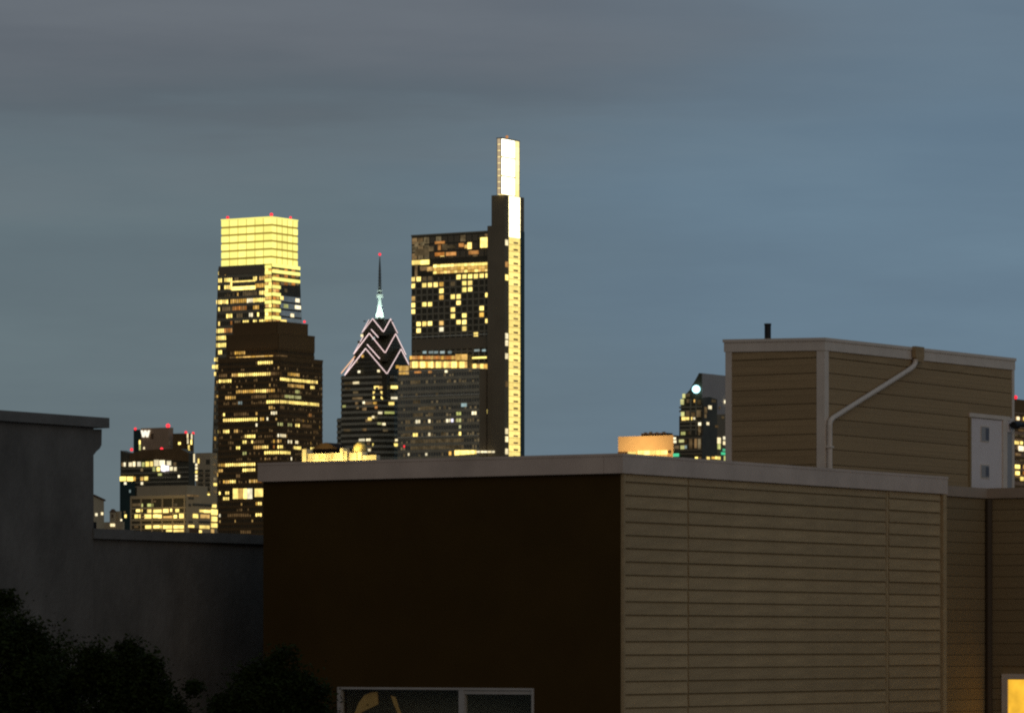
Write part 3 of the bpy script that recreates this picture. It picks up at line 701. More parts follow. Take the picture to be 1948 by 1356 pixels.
for zy in (905, 950, 1030, 1062, 1182): B.rect('lit_window', G['w'], 'L', Z4(518, 0)[0], Z4(533, 0)[0], Z4(0, zy-12)[1], Z4(0, zy+12)[1], off=-1.2, p0=.02, p1=.2)
B.rect('lit_window', G['y'], 'L', Z4(498, 0)[0], Z4(533, 0)[0], Z4(0, 1050)[1], Z4(0, 1074)[1], off=-1.5, p0=.02, p1=.2)

# ---------------------------------------------------- floodlit classical building with a domed entrance pavilion
B = Block('classical_building', 'low floodlit golden building with a small dome, between the brown tower and the gabled skyscraper', 'building', 700, 2300)
Z8 = zoomer(560, 820, 9.74)
def c8(x0, x1, y0, y1, name, mt, p0=0.0, p1=1.5, deep=None):
    px0, px1 = Z8(x0, 0)[0], Z8(x1, 0)[0]; pm = (px0+px1)/2
    a0, a1 = B.L(px1), B.L(px0); zz1, zz0 = B.at('L', pm, Z8(0, y0)[1])[1], B.at('L', pm, Z8(0, y1)[1])[1]
    return box_obj(name, (-p1, -p0 if deep is None else deep, a0, a1, 0 if y1 > 1500 else zz0, zz1), M[mt], B.o)
c8(272, 912, 418, 1600, 'wall', 't_lime', deep=14); c8(1215, 1545, 446, 1600, 'wall', 't_lime', deep=2); c8(1012, 1216, 380, 1600, 'entrance_recess', 't_slate', p0=-1, p1=-.8, deep=14)
c8(205, 280, 335, 1600, 'corner_pier', 't_lime', p1=3.0, deep=3); c8(908, 962, 315, 1600, 'corner_pier', 't_lime', p1=3.0, deep=3); c8(960, 1022, 368, 1600, 'corner_pier', 't_lime', p1=2.2, deep=3)
c8(1052, 1192, 400, 1600, 'portal', 't_lime', p1=2.0, deep=2); c8(1216, 1292, 384, 1600, 'corner_pier', 't_lime', p1=2.4, deep=3)
c8(262, 912, 520, 545, 'cornice', 't_lime', p1=2.2); c8(272, 912, 412, 424, 'cornice', 't_lime', p1=2.0)
for i in range(13):
    if i in (4, 5, 9): c8(300+i*46, 322+i*46, 440, 512, 'window_bay', 't_dome', p0=1.4, p1=1.62)
    else: c8(300+i*46, 306+i*46, 436, 514, 'pilaster', 't_lime', p0=1.4, p1=1.9)
# roof hump
pts = [(280, 418), (350, 330), (430, 272), (510, 228), (600, 212), (680, 240), (780, 300), (850, 350), (912, 392), (912, 418)]
poly = []
for x, y in pts:
    px, py = Z8(x, y); aa, zz = B.at('L', px, py, 4.0); poly.append((aa, zz))
m = MB(); m.prism(poly, 'x', 3.2, 14); m.build('roof', M['t_darkroof'], B.o)
# dome: half of a pointed ribbed shell over the portal
cy_, cz = B.at('L', *Z8(1125, 392)); r_ = abs(B.L(Z8(1005, 0)[0])-B.L(Z8(1245, 0)[0]))/2; h_ = B.at('L', *Z8(1135, 190))[1]-cz
m = MB(); nr, ns = 8, 24
for i in range(nr+1):
    t = i/nr; rr = r_*max(.02, math.cos(t*math.pi/2)**.85); zz = cz+h_*(math.sin(t*math.pi/2)**1.1)
    for k_ in range(ns):
        a_ = 2*math.pi*k_/ns; q = rr*(1.0+.03*(k_ % 2)); m.v.append((5.0+q*math.cos(a_), cy_+q*math.sin(a_), zz))
for i in range(nr):
    for k_ in range(ns): k2 = (k_+1) % ns; m.f.append((i*ns+k_, i*ns+k2, (i+1)*ns+k2, (i+1)*ns+k_))
m.f.append(tuple(reversed(range(ns)))); m.f.append(tuple(nr*ns+k_ for k_ in range(ns)))
m.build('dome', M['t_dome'], B.o)
for dy in (-2.2, 2.2): lamp('dome_flood', B.o, (-5.0, cy_+dy, cz+1.6), (3, cy_, cz+2.6), 3000, (1.0, .80, .34), 60, .8); box_obj('floodlight_housing', (-5.5, -5.1, cy_+dy-.3, cy_+dy+.3, cz+1.2, cz+1.6), M['t_mast'], B.o)
for i in range(4):                                              # floodlights on the ground in front
    yy_ = B.L(Z8(330+i*360, 0)[0]); zz_ = B.at('L', 640, 905)[1]
    box_obj('floodlight_housing', (-26.4, -25.6, yy_-.4, yy_+.4, zz_-1.2, zz_-.5), M['t_mast'], B.o)
    lamp('facade_flood', B.o, (-25.4, yy_, zz_), (0, yy_, zz_+6.5), 52000, (1.0, .74, .22), 50, .35)

# ---------------------------------------------------- left cluster
Z6 = zoomer(160, 780, 5.422)
B = Block('hotel_tower', 'brown hotel tower with a glowing letter W, above the curved dark office', 'tower', Z6(915, 0)[0], 2650)
def b6(x0, x1, y0, name, mt, off=0.0, deep=12.0, y1=1300):
    px0, px1 = Z6(x0, 0)[0], Z6(x1, 0)[0]; a0, a1 = B.L(px1, off), B.L(px0, off)
    zz1 = B.at('L', (px0+px1)/2, Z6(0, y0)[1], off)[1]; zz0 = B.at('L', (px0+px1)/2, Z6(0, y1)[1], off)[1] if y1 < 1290 else 0
    box_obj(name, (off, off+deep, a0, a1, zz0, zz1), M[mt], B.o); return a0, a1, zz1
def cbox(name, mt, lx, cx_, rx, y0, off):                      # box with its corner at column cx_, left end lx, right end rx
    yc = B.L(Z6(cx_, 0)[0], off); yl_ = B.L(Z6(lx, 0)[0], off); x1 = B.R(Z6(rx, 0)[0], yc)
    box_obj(name, (off, max(x1, off+1), yc, yl_, 0, B.at('L', Z6(cx_, 0)[0], Z6(0, y0)[1], off)[1]), M[mt], B.o)
cbox('wall', 't_pinkish', 585, 872, 920, 178, 0); cbox('side_wing', 't_green', 510, 584, 600, 200, 1.5)
cbox('lower_wing', 't_brown', 915, 1040, 1062, 238, -1.0); cbox('stair_tower', 't_brown', 1057, 1112, 1132, 240, -2.0)
def q6(x0, x1, y0, y1, kk, off=0.0, face='L', name='lit_window', p0=.03, p1=.2):
    B.rect(name, G[kk] if kk in G else M[kk], face, Z6(x0, 0)[0], Z6(x1, 0)[0], Z6(0, y0)[1], Z6(0, y1)[1], off=off, p0=p0, p1=p1)
# the letter: four slanted strokes
def pt6(x, y): return B.at('L', *Z6(x, y))
m = MB()
for (xa, xb) in ((600, 617), (617, 637), (637, 655), (655, 674)):
    top = xa if xa in (600, 637) else xb; bot = xb if top == xa else xa
    t0, t1, u0, u1 = pt6(top-8, 208), pt6(top+8, 208), pt6(bot-8, 278), pt6(bot+8, 278)
    q = [(u0[0], u0[1]), (u1[0], u1[1]), (t1[0], t1[1]), (t0[0], t0[1])]
    m.prism(q, 'x', -.9, -.1)
m.build('letter_sign', G['sign'], B.o)
q6(690, 715, 240, 295, 't_slate', name='louver'); q6(568, 582, 310, 352, 'y', off=1.5); q6(568, 584, 356, 412, 'k', off=1.5); q6(612, 626, 380, 402, 'w'); q6(972, 996, 330, 355, 'y', off=-1.0)
q6(870, 890, 320, 360, 't_beige', name='louver')
for x, y0, y1, kk in ((1062, 240, 290, 'w'), (1064, 295, 345, 'w'), (1074, 360, 400, 'y'), (1076, 405, 445, 'y'), (1104, 245, 300, 'w'), (1100, 305, 355, 'y')): q6(x, x+14, y0, y1, kk, off=-2.0)
for x, y in ((518, 192), (855, 160), (1040, 228), (1115, 238)):
    aa, zz = pt6(x, y); ball('beacon', G['r'], B.o, (1.0, aa, zz), 1.3 if x == 855 else .85)

B = Block('curved_office', 'dark office with a curved roof and a bright row of windows below it', 'office building', Z6(1080, 0)[0], 2450)
def pts6(pp, off=0.0): return [B.at('L', *Z6(x, y), off) for x, y in pp]
m = MB(); m.prism(pts6([(375, 1300), (375, 415), (420, 432), (480, 446), (600, 416), (760, 404), (1000, 398), (1080, 440), (1080, 1300)]), 'x', 0, 6); m.build('wall', M['t_glass'], B.o)
m = MB(); m.prism(pts6([(480, 520), (480, 446), (600, 416), (760, 404), (1000, 398), (1080, 440), (1080, 530), (700, 500)]), 'x', -1.0, -.02); m.build('roof_screen', M['t_brown'], B.o)
m = MB(); m.prism(pts6([(375, 1300), (375, 720), (530, 730), (530, 1300)]), 'x', -.6, -.02); m.build('green_glass_bay', M['t_green'], B.o)
for i, yy in enumerate((590, 640, 690, 735, 780)):
    q6(378, 1078, yy, yy+14, 't_spandrel', name='spandrel', p0=.02, p1=.5)
for x0, x1, yy, h, kk in [(395, 415, 560, 40, 'd'), (416, 434, 560, 40, 'w'), (468, 500, 560, 42, 'w'), (510, 534, 556, 50, 'w'), (556, 590, 556, 46, 'w'), (604, 630, 560, 44, 'k'), (642, 676, 556, 50, 'y'), (688, 716, 554, 50, 'y'), (728, 776, 545, 64, 'w'), (784, 838, 545, 56, 'w'), (860, 902, 546, 46, 'w'), (930, 955, 556, 36, 'd'),
                          (714, 742, 608, 44, 'k'), (758, 786, 608, 40, 'y'), (800, 882, 600, 54, 'v'), (890, 920, 604, 40, 'w'), (934, 960, 606, 40, 'w'), (770, 806, 662, 22, 'k'), (376, 440, 708, 46, 'y'), (450, 512, 708, 46, 'y'), (520, 535, 708, 40, 'a'), (588, 616, 706, 36, 'a'), (628, 664, 704, 38, 'y'), (420, 444, 754, 28, 'w'), (592, 614, 754, 28, 'w'), (975, 994, 682, 26, 'w'), (584, 606, 835, 40, 'w'), (472, 488, 835, 30, 'b'), (590, 612, 615, 30, 'd')]:
    q6(x0, x1, yy-h/2, yy+h/2, kk, p0=.52, p1=.7)
for x, y in ((490, 406), (800, 400)):
    aa, zz = B.at('L', *Z6(x, y)); ball('beacon', G['r'], B.o, (0, aa, zz), .9)
aa, zz = B.at('L', *Z6(845, 600)); ball('roof_lamp', G['v'], B.o, (-2, aa, zz), 1.9)

B = Block('beige_tower', 'narrow beige apartment tower with dark loggias, left of the brown tower', 'apartment tower', Z6(1300, 0)[0], 2300)
aa0, aa1 = B.L(Z6(1300, 0)[0]), B.L(Z6(1150, 0)[0]); zz = B.at('L', *Z6(1240, 440))[1]
xr = B.R(Z6(1372, 0)[0])
box_obj('wall', (0, xr, 0, aa1, 0, zz), M['t_beige'], B.o)
q6(1258, 1298, 508, 560, 't_glass', name='window', p0=.02, p1=.1)
for yy in (605, 655, 705, 752, 800, 848):
    for x0, x1 in ((1178, 1228), (1250, 1298)):
        q6(x0, x1, yy+8, yy+36, 't_glass', name='loggia', p0=.02, p1=.1); q6(x0-2, x1+2, yy+34, yy+42, 't_beige', name='balcony_slab', p0=.1, p1=.9)
for yy, kk in ((565, 'w'), (600, 'w'), (640, 'y'), (680, 'w'), (715, 'w')): q6(1150, 1170, yy-14, yy+10, kk, p0=.12, p1=.3)
q6(1130, 1142, 450, 540, 'w'); q6(1174, 1188, 500, 548, 'y'); q6(1246, 1306, 862, 884, 'y', p0=.95, p1=1.1)
for yy, kk in ((330, 'd'), (400, 'd'), (480, 'd'), (560, 'd'), (640, 'd'), (710, 'd'), (765, 'y'), (840, 'd'), (910, 'd')):
    B.rect('lit_window', G[kk], 'R', Z6(1335, 0)[0], Z6(1366, 0)[0], Z6(0, yy-14)[1], Z6(0, yy+14)[1], off=0, p0=.02, p1=.2) if yy > 460 else None

B = Block('garage_block', 'low beige office block with long yellow lit floors behind the grey parapet', 'office building', Z6(1050, 0)[0], 2000)
aa1 = B.L(Z6(484, 0)[0]); xr = B.R(Z6(1372, 0)[0]); zz = B.at('L', *Z6(760, 884))[1]; zr = B.at('R', *Z6(1200, 872))[1]
box_obj('wall', (0, 16, 0, aa1, 0, zz), M['t_glass'], B.o); box_obj('right_wing', (.02, xr, .0-.02, 14, 0, zr), M['t_beige'], B.o)
up0, up1 = B.L(Z6(1060, 0)[0], 6), B.L(Z6(545, 0)[0], 6)
box_obj('penthouse', (6, 22, up0, up1, zz-2, B.at('L', *Z6(800, 780), 6)[1]), M['t_beige'], B.o)
for y0, y1, mt in ((880, 912, 't_beige'), (1000, 1018, 't_beige'), (1058, 1070, 't_beige'), (1118, 1140, 't_beige'), (1168, 1184, 't_beige'), (1222, 1230, 't_beige')):
    q6(484, 1050, y0, y1, mt, name='spandrel', p0=.02, p1=.5)
for x in (488, 592, 706, 812, 920, 1040): q6(x-5, x+5, 900, 1300, 't_beige', name='column', p0=.02, p1=.6)
for x0, x1, y0, y1, kk in [(585, 606, 964, 996, 'k'), (656, 712, 964, 994, 'k'), (540, 602, 1022, 1048, 'y'), (655, 697, 1022, 1056, 'y'), (718, 806, 1024, 1056, 'y'), (818, 872, 1018, 1056, 'y'), (890, 914, 1016, 1046, 'y'), (944, 980, 1018, 1050, 'y'),
                           (525, 560, 1074, 1112, 'y'), (574, 586, 1074, 1112, 'y'), (626, 700, 1074, 1116, 'y'), (716, 762, 1074, 1110, 'y'), (764, 806, 1074, 1112, 'y'), (888, 914, 1086, 1112, 'a'), (928, 958, 1080, 1112, 'y'), (984, 1034, 1066, 1112, 'y'),
                           (634, 700, 1186, 1220, 'y'), (718, 780, 1186, 1216, 'y'), (790, 806, 1186, 1218, 'y'), (818, 914, 1186, 1220, 'y'), (926, 1032, 1186, 1220, 'y'), (850, 914, 1230, 1252, 'y'), (926, 1030, 1230, 1254, 'y'),
                           (600, 640, 1090, 1108, 'd'), (720, 740, 930, 950, 'd'), (920, 960, 960, 990, 'd'), (520, 560, 1192, 1214, 'd'), (820, 900, 1090, 1112, 'a'), (500, 580, 960, 990, 'd')]:
    q6(x0, x1, y0, y1, kk, p0=.03, p1=.25)
for x0, x1, y0, y1, mt in ((1075, 1130, 898, 918, 't_glass'), (1075, 1100, 966, 990, 't_glass'), (1118, 1330, 966, 990, 't_glass'), (1078, 1118, 1142, 1164, 't_glass'), (1180, 1300, 1142, 1164, 't_glass'), (1085, 1182, 1214, 1260, 't_slate')):
    q6(x0, x1, y0, y1, mt, face='R', off=-.02, name='window_band', p0=.02, p1=.2)
for x0, x1, y0, y1, kk in ((1190, 1232, 1026, 1050, 'y'), (1236, 1300, 1028, 1056, 'y'), (1310, 1372, 1024, 1078, 'y'), (1122, 1172, 1070, 1110, 'y'), (1100, 1116, 1080, 1100, 'd'), (1312, 1370, 1096, 1146, 'y'), (1074, 1132, 1184, 1208, 'y'), (1190, 1290, 1188, 1220, 'y'), (1310, 1370, 1166, 1208, 'y'), (1182, 1210, 1236, 1262, 'y'), (1310, 1336, 1226, 1264, 'a'), (1318, 1360, 972, 1002, 'y'), (1200, 1290, 1076, 1112, 'a'), (1060, 1180, 872, 888, 'd')):
    q6(x0, x1, y0, y1, kk, face='R', off=-.02, p0=.03, p1=.25)

for px in (560, 800, 1040, 1220):                              # added spots that give the office block its warm city glow
    yy_ = B.L(Z6(px, 0)[0], -16); zz_ = B.at('L', Z6(px, 0)[0], Z6(0, 1290)[1], -16)[1]
    box_obj('floodlight_housing', (-16.4, -15.6, yy_-.4, yy_+.4, zz_-1.2, zz_-.5), M['t_mast'], B.o)  # box added to go with each added spot
    lamp('city_glow_spot', B.o, (-15.4, yy_, zz_), (0, yy_, zz_+12), 2600, (1.0, .74, .28), 110, .9)

B = Block('gable_house', 'tan house with a sloping roof beside the dark flue of the grey wall', 'house', Z6(98, 0)[0], 1300)
def pr6(pp): return [B.at('R', *Z6(x, y)) for x, y in pp]
m = MB(); m.prism(pr6([(98, 1400), (98, 886), (205, 934), (208, 1400)]), 'y', 0, 9); m.build('wall', M['t_beige'], B.o)
m = MB(); m.prism(pr6([(98, 886), (98, 868), (214, 922), (214, 938), (205, 934)]), 'y', -.3, 9.3); m.build('roof', M['t_slate'], B.o)
q6(114, 136, 1062, 1090, 'w', face='R', p0=.02, p1=.1); q6(174, 194, 1052, 1080, 'w', face='R', p0=.02, p1=.1)
B = Block('cupola_house', 'small pale house with a dark cupola roof, right of the sloping roofed tan house', 'house', Z6(312, 0)[0], 1500)
cbox('wall', 't_beige', 264, 312, 332, 1052, 0); cbox('rear_wing', 't_beige', 326, 366, 374, 1040, 1.2); cbox('front_wing', 't_beige', 172, 398, 404, 1150, -3.0)
q6(284, 300, 1072, 1108, 't_slate', name='window', p0=.02, p1=.1)
for x0, x1 in ((274, 292), (297, 318)): q6(x0, x1, 1170, 1198, 'w', off=-3)
q6(378, 392, 1122, 1142, 'w', off=1.2)
yc_ = B.L(Z6(258, 0)[0]); xc_ = B.R(Z6(338, 0)[0]); zc1, zc2 = B.at('L', *Z6(312, 1053))[1], B.at('L', *Z6(312, 1018))[1]
m = MB(); b_ = len(m.v); cx2, cy2 = xc_/2, yc_/2
m.hexa([(-.1, -.1, zc1), (xc_, -.1, zc1), (xc_, yc_, zc1), (-.1, yc_, zc1)]+[(cx2+dx*.35, cy2+dy*.35, zc2) for dx, dy in ((-1, -1), (1, -1), (1, 1), (-1, 1))]); m.build('cupola_roof', M['t_slate'], B.o)
B = Block('narrow_house', 'dark narrow house with one lit window, left of the low beige block', 'house', Z6(470, 0)[0], 2150)
cbox('wall', 't_green', 374, 470, 500, 1030, 0)
q6(420, 438, 1076, 1108, 'y'); q6(410, 428, 1042, 1060, 'd')

# ---------------------------------------------------- right of the tall tower
Z7 = zoomer(1160, 690, 6.779)
def q7(x0, x1, y0, y1, kk, off=0.0, face='L', name='lit_window', p0=.03, p1=.25):
    B.rect(name, G[kk] if kk in G else M[kk], face, Z7(x0, 0)[0], Z7(x1, 0)[0], Z7(0, y0)[1], Z7(0, y1)[1], off=off, p0=p0, p1=p1)
B = Block('peach_building', 'low peach coloured floodlit block left of the glass tower with the blue lamp', 'building', Z7(822, 0)[0], 1900)
aa1 = B.L(Z7(108, 0)[0]); zz = B.at('L', *Z7(600, 938))[1]
box_obj('wall', (0, 9, 0, aa1, 0, zz), M['t_peach'], B.o)
ya, yb = B.L(Z7(722, 0)[0], 2), B.L(Z7(405, 0)[0], 2)
box_obj('roof_plant', (2, 8, ya, yb, zz, B.at('L', *Z7(560, 905), 2)[1]), M['t_slate'], B.o)
for i, x in enumerate((455, 520, 600, 690)): box_obj('roof_vent', (3, 4, B.L(Z7(x+14, 0)[0], 3), B.L(Z7(x-14, 0)[0], 3), zz, B.at('L', *Z7(x, 895-(i % 2)*8), 3)[1]), M['t_mast'], B.o)
for x0, x1, y0, y1, kk in ((235, 338, 1146, 1188, 'y'), (362, 440, 1134, 1188, 'y'), (444, 520, 1132, 1186, 'y'), (530, 592, 1132, 1180, 'y'), (600, 658, 1126, 1180, 'y'), (664, 742, 1128, 1180, 'y'), (520, 640, 1192, 1212, 'a'), (650, 740, 1196, 1224, 'a'), (745, 800, 1190, 1210, 'o')): q7(x0, x1, y0, y1, kk)
q7(752, 790, 1126, 1166, 't_slate', name='vent'); q7(108, 232, 1146, 1190, 't_slate', name='dark_bay', p0=.03, p1=.3)
for i in range(4):
    yy_ = aa1*(i+.5)/4; zz_ = B.at('L', 1230, 880)[1]
    box_obj('floodlight_housing', (-24.4, -23.6, yy_-.4, yy_+.4, zz_-1.2, zz_-.5), M['t_mast'], B.o)
    lamp('facade_flood', B.o, (-23.4, yy_, zz_-.2), (0, yy_, zz_+9), 13000, (1.0, .68, .26), 80, .9)

B = Block('blue_lamp_tower', 'dark glass tower with a sloping roof and one big blue white lamp, behind the bulkhead', 'tower', Z7(1190, 0)[0], 1850)
P = lambda pp, off=0.0: [B.at('L', *Z7(x, y), off) for x, y in pp]
RR = lambda pp, off=0.0: [B.at('R', *Z7(x, y), off) for x, y in pp]
m = MB(); m.prism(P([(895, 1400), (895, 690), (916, 680), (916, 540), (930, 460), (1030, 350), (1120, 190), (1150, 132), (1190, 134), (1190, 1400)]), 'x', 0, B.R(Z7(1640, 0)[0])); m.build('wall', M['t_glass'], B.o)
m = MB(); m.prism(RR([(1190, 1400), (1190, 136), (1330, 148), (1500, 168), (1640, 180), (1640, 1400)]), 'y', -.05, -.01); m.build('gable_roof', M['t_grey'], B.o)
m = MB(); m.prism(RR([(1190, 1400), (1190, 450), (1280, 440), (1372, 470), (1372, 1400)]), 'y', -.5, -.06); m.build('dark_bay', M['t_glass'], B.o)
m = MB(); m.prism(RR([(1374, 1400), (1374, 665), (1500, 660), (1640, 660), (1640, 1400)]), 'y', -.4, -.06); m.build('dark_bay', M['t_core'], B.o)
box_obj('base_wing', (-3, -.1, B.L(Z7(1190, 0)[0], -3), B.L(Z7(822, 0)[0], -3), 0, B.at('L', *Z7(1000, 935), -3)[1]), M['t_glass'], B.o)
for yy in (560, 610, 750, 800, 850): q7(900, 1188, yy, yy+22, 't_spandrel', name='spandrel', p0=.02, p1=.4)
for x in (1040, 1110): q7(x, x+14, 470, 930, 't_spandrel', name='pier', p0=.02, p1=.45)
for yy in (960, 1040, 1115, 1160): q7(826, 1188, yy, yy+24, 't_core', name='spandrel', off=-3, p0=.02, p1=.4)
for x0, x1, y0, y1, kk, off in ((945, 980, 400, 455, 'k', 0), (985, 1040, 396, 440, 'd', 0), (920, 962, 470, 540, 'k', 0), (1000, 1034, 470, 515, 'd', 0), (1092, 1106, 474, 510, 'a', 0), (1140, 1180, 480, 540, 'd', 0), (926, 968, 634, 690, 'k', 0), (990, 1034, 620, 690, 'd', 0), (1060, 1104, 640, 700, 'd', 0),
                                (936, 984, 698, 742, 'y', 0), (990, 1030, 700, 736, 'y', 0), (1058, 1072, 700, 738, 'y', 0), (1085, 1108, 704, 732, 'w', 0), (1150, 1184, 770, 808, 'w', 0), (1128, 1180, 610, 700, 'd', 0), (1150, 1180, 820, 900, 'd', 0),
                                (926, 980, 890, 930, 'k', -.5), (1026, 1038, 884, 920, 'd', 0), (1150, 1170, 890, 930, 'd', 0), (830, 866, 998, 1034, 'w', -3), (900, 964, 990, 1026, 'k', -3), (976, 1000, 996, 1026, 'd', -3), (920, 970, 1066, 1112, 'k', -3), (830, 900, 1070, 1110, 'd', -3), (975, 1000, 1066, 1106, 'b', -3), (1030, 1070, 980, 1110, 'd', -3), (1100, 1130, 980, 1100, 'd', -3), (1145, 1180, 980, 1110, 'd', -3), (824, 900, 1168, 1208, 'g', -3), (1108, 1142, 1214, 1250, 'y', -3), (1150, 1186, 1214, 1250, 'd', -3), (830, 860, 960, 985, 'w', -3)):
    q7(x0, x1, y0, y1, kk, off=off, p0=.45, p1=.6)
for x0, x1, y0, y1, kk in ((1256, 1296, 552, 596, 'w'), (1206, 1236, 570, 650, 'd'), (1234, 1264, 766, 802, 'w'), (1206, 1230, 660, 710, 'd'), (1300, 1350, 474, 510, 'd'), (1236, 1272, 1212, 1250, 'y'), (1296, 1340, 1210, 1240, 'a'), (1345, 1370, 1206, 1240, 'y'), (1210, 1232, 1212, 1250, 'd'), (1345, 1380, 806, 834, 'd')):
    q7(x0, x1, y0, y1, kk, face='R', p0=.52, p1=.7)
for x0, x1, y0, y1, kk in ((1466, 1494, 484, 522, 'w'), (1400, 1414, 566, 590, 'd'), (1376, 1416, 965, 1040, 'w'), (1378, 1412, 1046, 1112, 'k'), (1450, 1480, 950, 990, 'w'), (1450, 1482, 1010, 1056, 'w'), (1424, 1492, 1154, 1186, 'g'), (1444, 1480, 1108, 1140, 'g'), (1380, 1412, 1208, 1246, 'y'), (1460, 1478, 1200, 1276, 'k'), (1430, 1460, 690, 720, 'd')):
    q7(x0, x1, y0, y1, kk, face='R', p0=.42, p1=.6)
aa, zz = B.at('L', *Z7(1132, 342)); ball('roof_lamp', G['lamp_blue'], B.o, (-1.2, aa, zz), 1.75)

B = Block('brick_tower', 'brown apartment tower with scattered lit windows at the far right edge', 'apartment tower', 1925, 1700)
Z9 = zoomer(1640, 640, 4.237)
zz = B.at('R', 1938, 764)[1]; box_obj('wall', (0, B.R(2010), 0, 14, 0, zz), M['t_pinkish'], B.o)
for i in range(12): B.rect('spandrel', M['t_brown'], 'R', 1926, 2008, 790+i*13.5, 795+i*13.5, p0=.02, p1=.3)
B.rect('parapet', M['t_brown'], 'R', 1925.5, 2009, 763, 786, p0=.02, p1=.4)
for x, y, w_, h_, kk in ((1250, 660, 20, 26, 'w'), (1302, 662, 16, 26, 'y'), (1272, 712, 60, 14, 'd'), (1275, 756, 40, 16, 'd'), (1240, 855, 34, 26, 'y'), (1278, 857, 18, 24, 'y'), (1275, 902, 40, 40, 'w'), (1245, 1048, 36, 30, 'y'), (1302, 1050, 20, 30, 'a'), (1245, 1100, 32, 30, 'y'), (1282, 1146, 26, 30, 'y'), (1300, 1100, 20, 26, 'o'), (1250, 950, 40, 18, 'd'), (1260, 800, 70, 18, 'd'), (1290, 1000, 50, 18, 'd')):
    B.rect('lit_window', G[kk], 'R', Z9(x-w_/2, 0)[0], Z9(x+w_/2, 0)[0], Z9(0, y-h_/2)[1], Z9(0, y+h_/2)[1], p0=.32, p1=.5)
for i in range(16):
    px = 1952+(i % 4)*13; py = 800+(i//4)*30; B.rect('lit_window', G['ydaw'[i % 4]], 'R', px, px+6, py, py+7, p0=.32, p1=.5)
ball('beacon', G['r'], B.o, (B.R(1934), .5, zz+1.6), .8)

for b_ in DIM: b_.dim.build('dim_room', G['d'], b_.o, 'stuff')

# ================================================================== NEAR HOUSES
# ---------------------------------------------------- brown and tan house, its corner towards us
B = Block('corner_house', 'flat roofed house with one dark brown wall and one tan clapboard wall', 'house', 1182, 58.0)
yl = B.L(501); xr = B.R(1796)
ztop = B.z(863); zcap = B.z(900)                               # coping
CP = .055
wz1, wz0 = B.at('L', 830, 1307)[1], B.at('L', 830, 1307)[1]-1.5
wy0, wy1 = B.L(1016), B.L(643)
TH = .22
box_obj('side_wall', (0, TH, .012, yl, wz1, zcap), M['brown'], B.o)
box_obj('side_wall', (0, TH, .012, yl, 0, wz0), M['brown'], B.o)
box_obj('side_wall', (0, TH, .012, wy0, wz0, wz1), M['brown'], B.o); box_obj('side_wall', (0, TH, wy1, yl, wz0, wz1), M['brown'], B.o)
box_obj('front_wall', (TH, xr, 0, TH, 0, zcap), M['tan_dark'], B.o); box_obj('corner_backing', (.002, TH-.001, 0, .0115, 0, zcap), M['tan_dark'], B.o)
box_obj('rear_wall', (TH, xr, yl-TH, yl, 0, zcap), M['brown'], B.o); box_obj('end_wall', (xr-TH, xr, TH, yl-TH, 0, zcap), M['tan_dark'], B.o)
box_obj('roof', (TH, xr-TH, TH, yl-TH, zcap-.55, zcap-.40), M['roof'], B.o)
# coping in lengths with small joints
def coping(nm, x0, x1, y0, y1, z0, z1): return box_obj(nm, (x0, x1, y0, y1, z0, z1), M['cap'], B.o)
coping('coping', -CP, .24, .24, yl+CP, zcap, ztop)
coping('coping', -CP, xr+CP*.3, -CP, .235, zcap, ztop)
coping('coping', .24, xr, yl-.24, yl+CP, zcap, ztop-.01)
coping('drip_edge', -CP-.006, .10, -CP-.006, yl+CP+.006, ztop-.03, ztop+.005)
coping('drip_edge', .10, xr+CP*.3+.006, -CP-.006, .10, ztop-.03, ztop+.005)
ex = (B.z(918.6)-B.z(1348.8))/17.0
z_first = B.z(918.6)                                            # first shadow line under the coping
cols = [(.045, B.R(1305.8)), (B.R(1308.2), B.R(1683)), (B.R(1689.5), B.R(1786.5))]
GAP = .026
for c0, c1 in cols:
    me = None
    for i in range(-1, 24):
        zt_ = z_first-i*ex; zb_ = zt_-ex+GAP
        if i == -1: zt_ = zcap-.004; zb_ = z_first+GAP
        if me is None or i == 0:
            m = MB(); h = zt_-zb_
            m.hexa([(0, -.022, 0), (c1-c0, -.022, 0), (c1-c0, -.001, 0), (0, -.001, 0), (0, -.012, h), (c1-c0, -.012, h), (c1-c0, -.001, h), (0, -.001, h)])
            o = m.build('siding_board', M['tan'], B.o); me = o.data
        else:
            o = bpy.data.objects.new('siding_board', me); COL.objects.link(o); o.parent = B.o
        o.location = (c0+random.uniform(0, .004), random.uniform(-.003, .002), zb_+random.uniform(-.002, .002)); o.rotation_euler = (0, random.uniform(-.0008, .0008), 0)
zs_b = z_first-24*ex
box_obj('base_cladding', (.045, xr-.05, -.03, -.001, 0, zs_b), M['tan'], B.o)
box_obj('joint_strip', (B.R(1684.5), B.R(1688), -.016, -.001, zs_b, zcap-.004), M['tan'], B.o)
box_obj('corner_board', (.0, .040, -.038, -.001, 0, zcap-.004), M['tan'], B.o)
box_obj('corner_board', (B.R(1789.5), xr-.002, -.045, -.001, 0, zcap-.004), M['tan'], B.o)
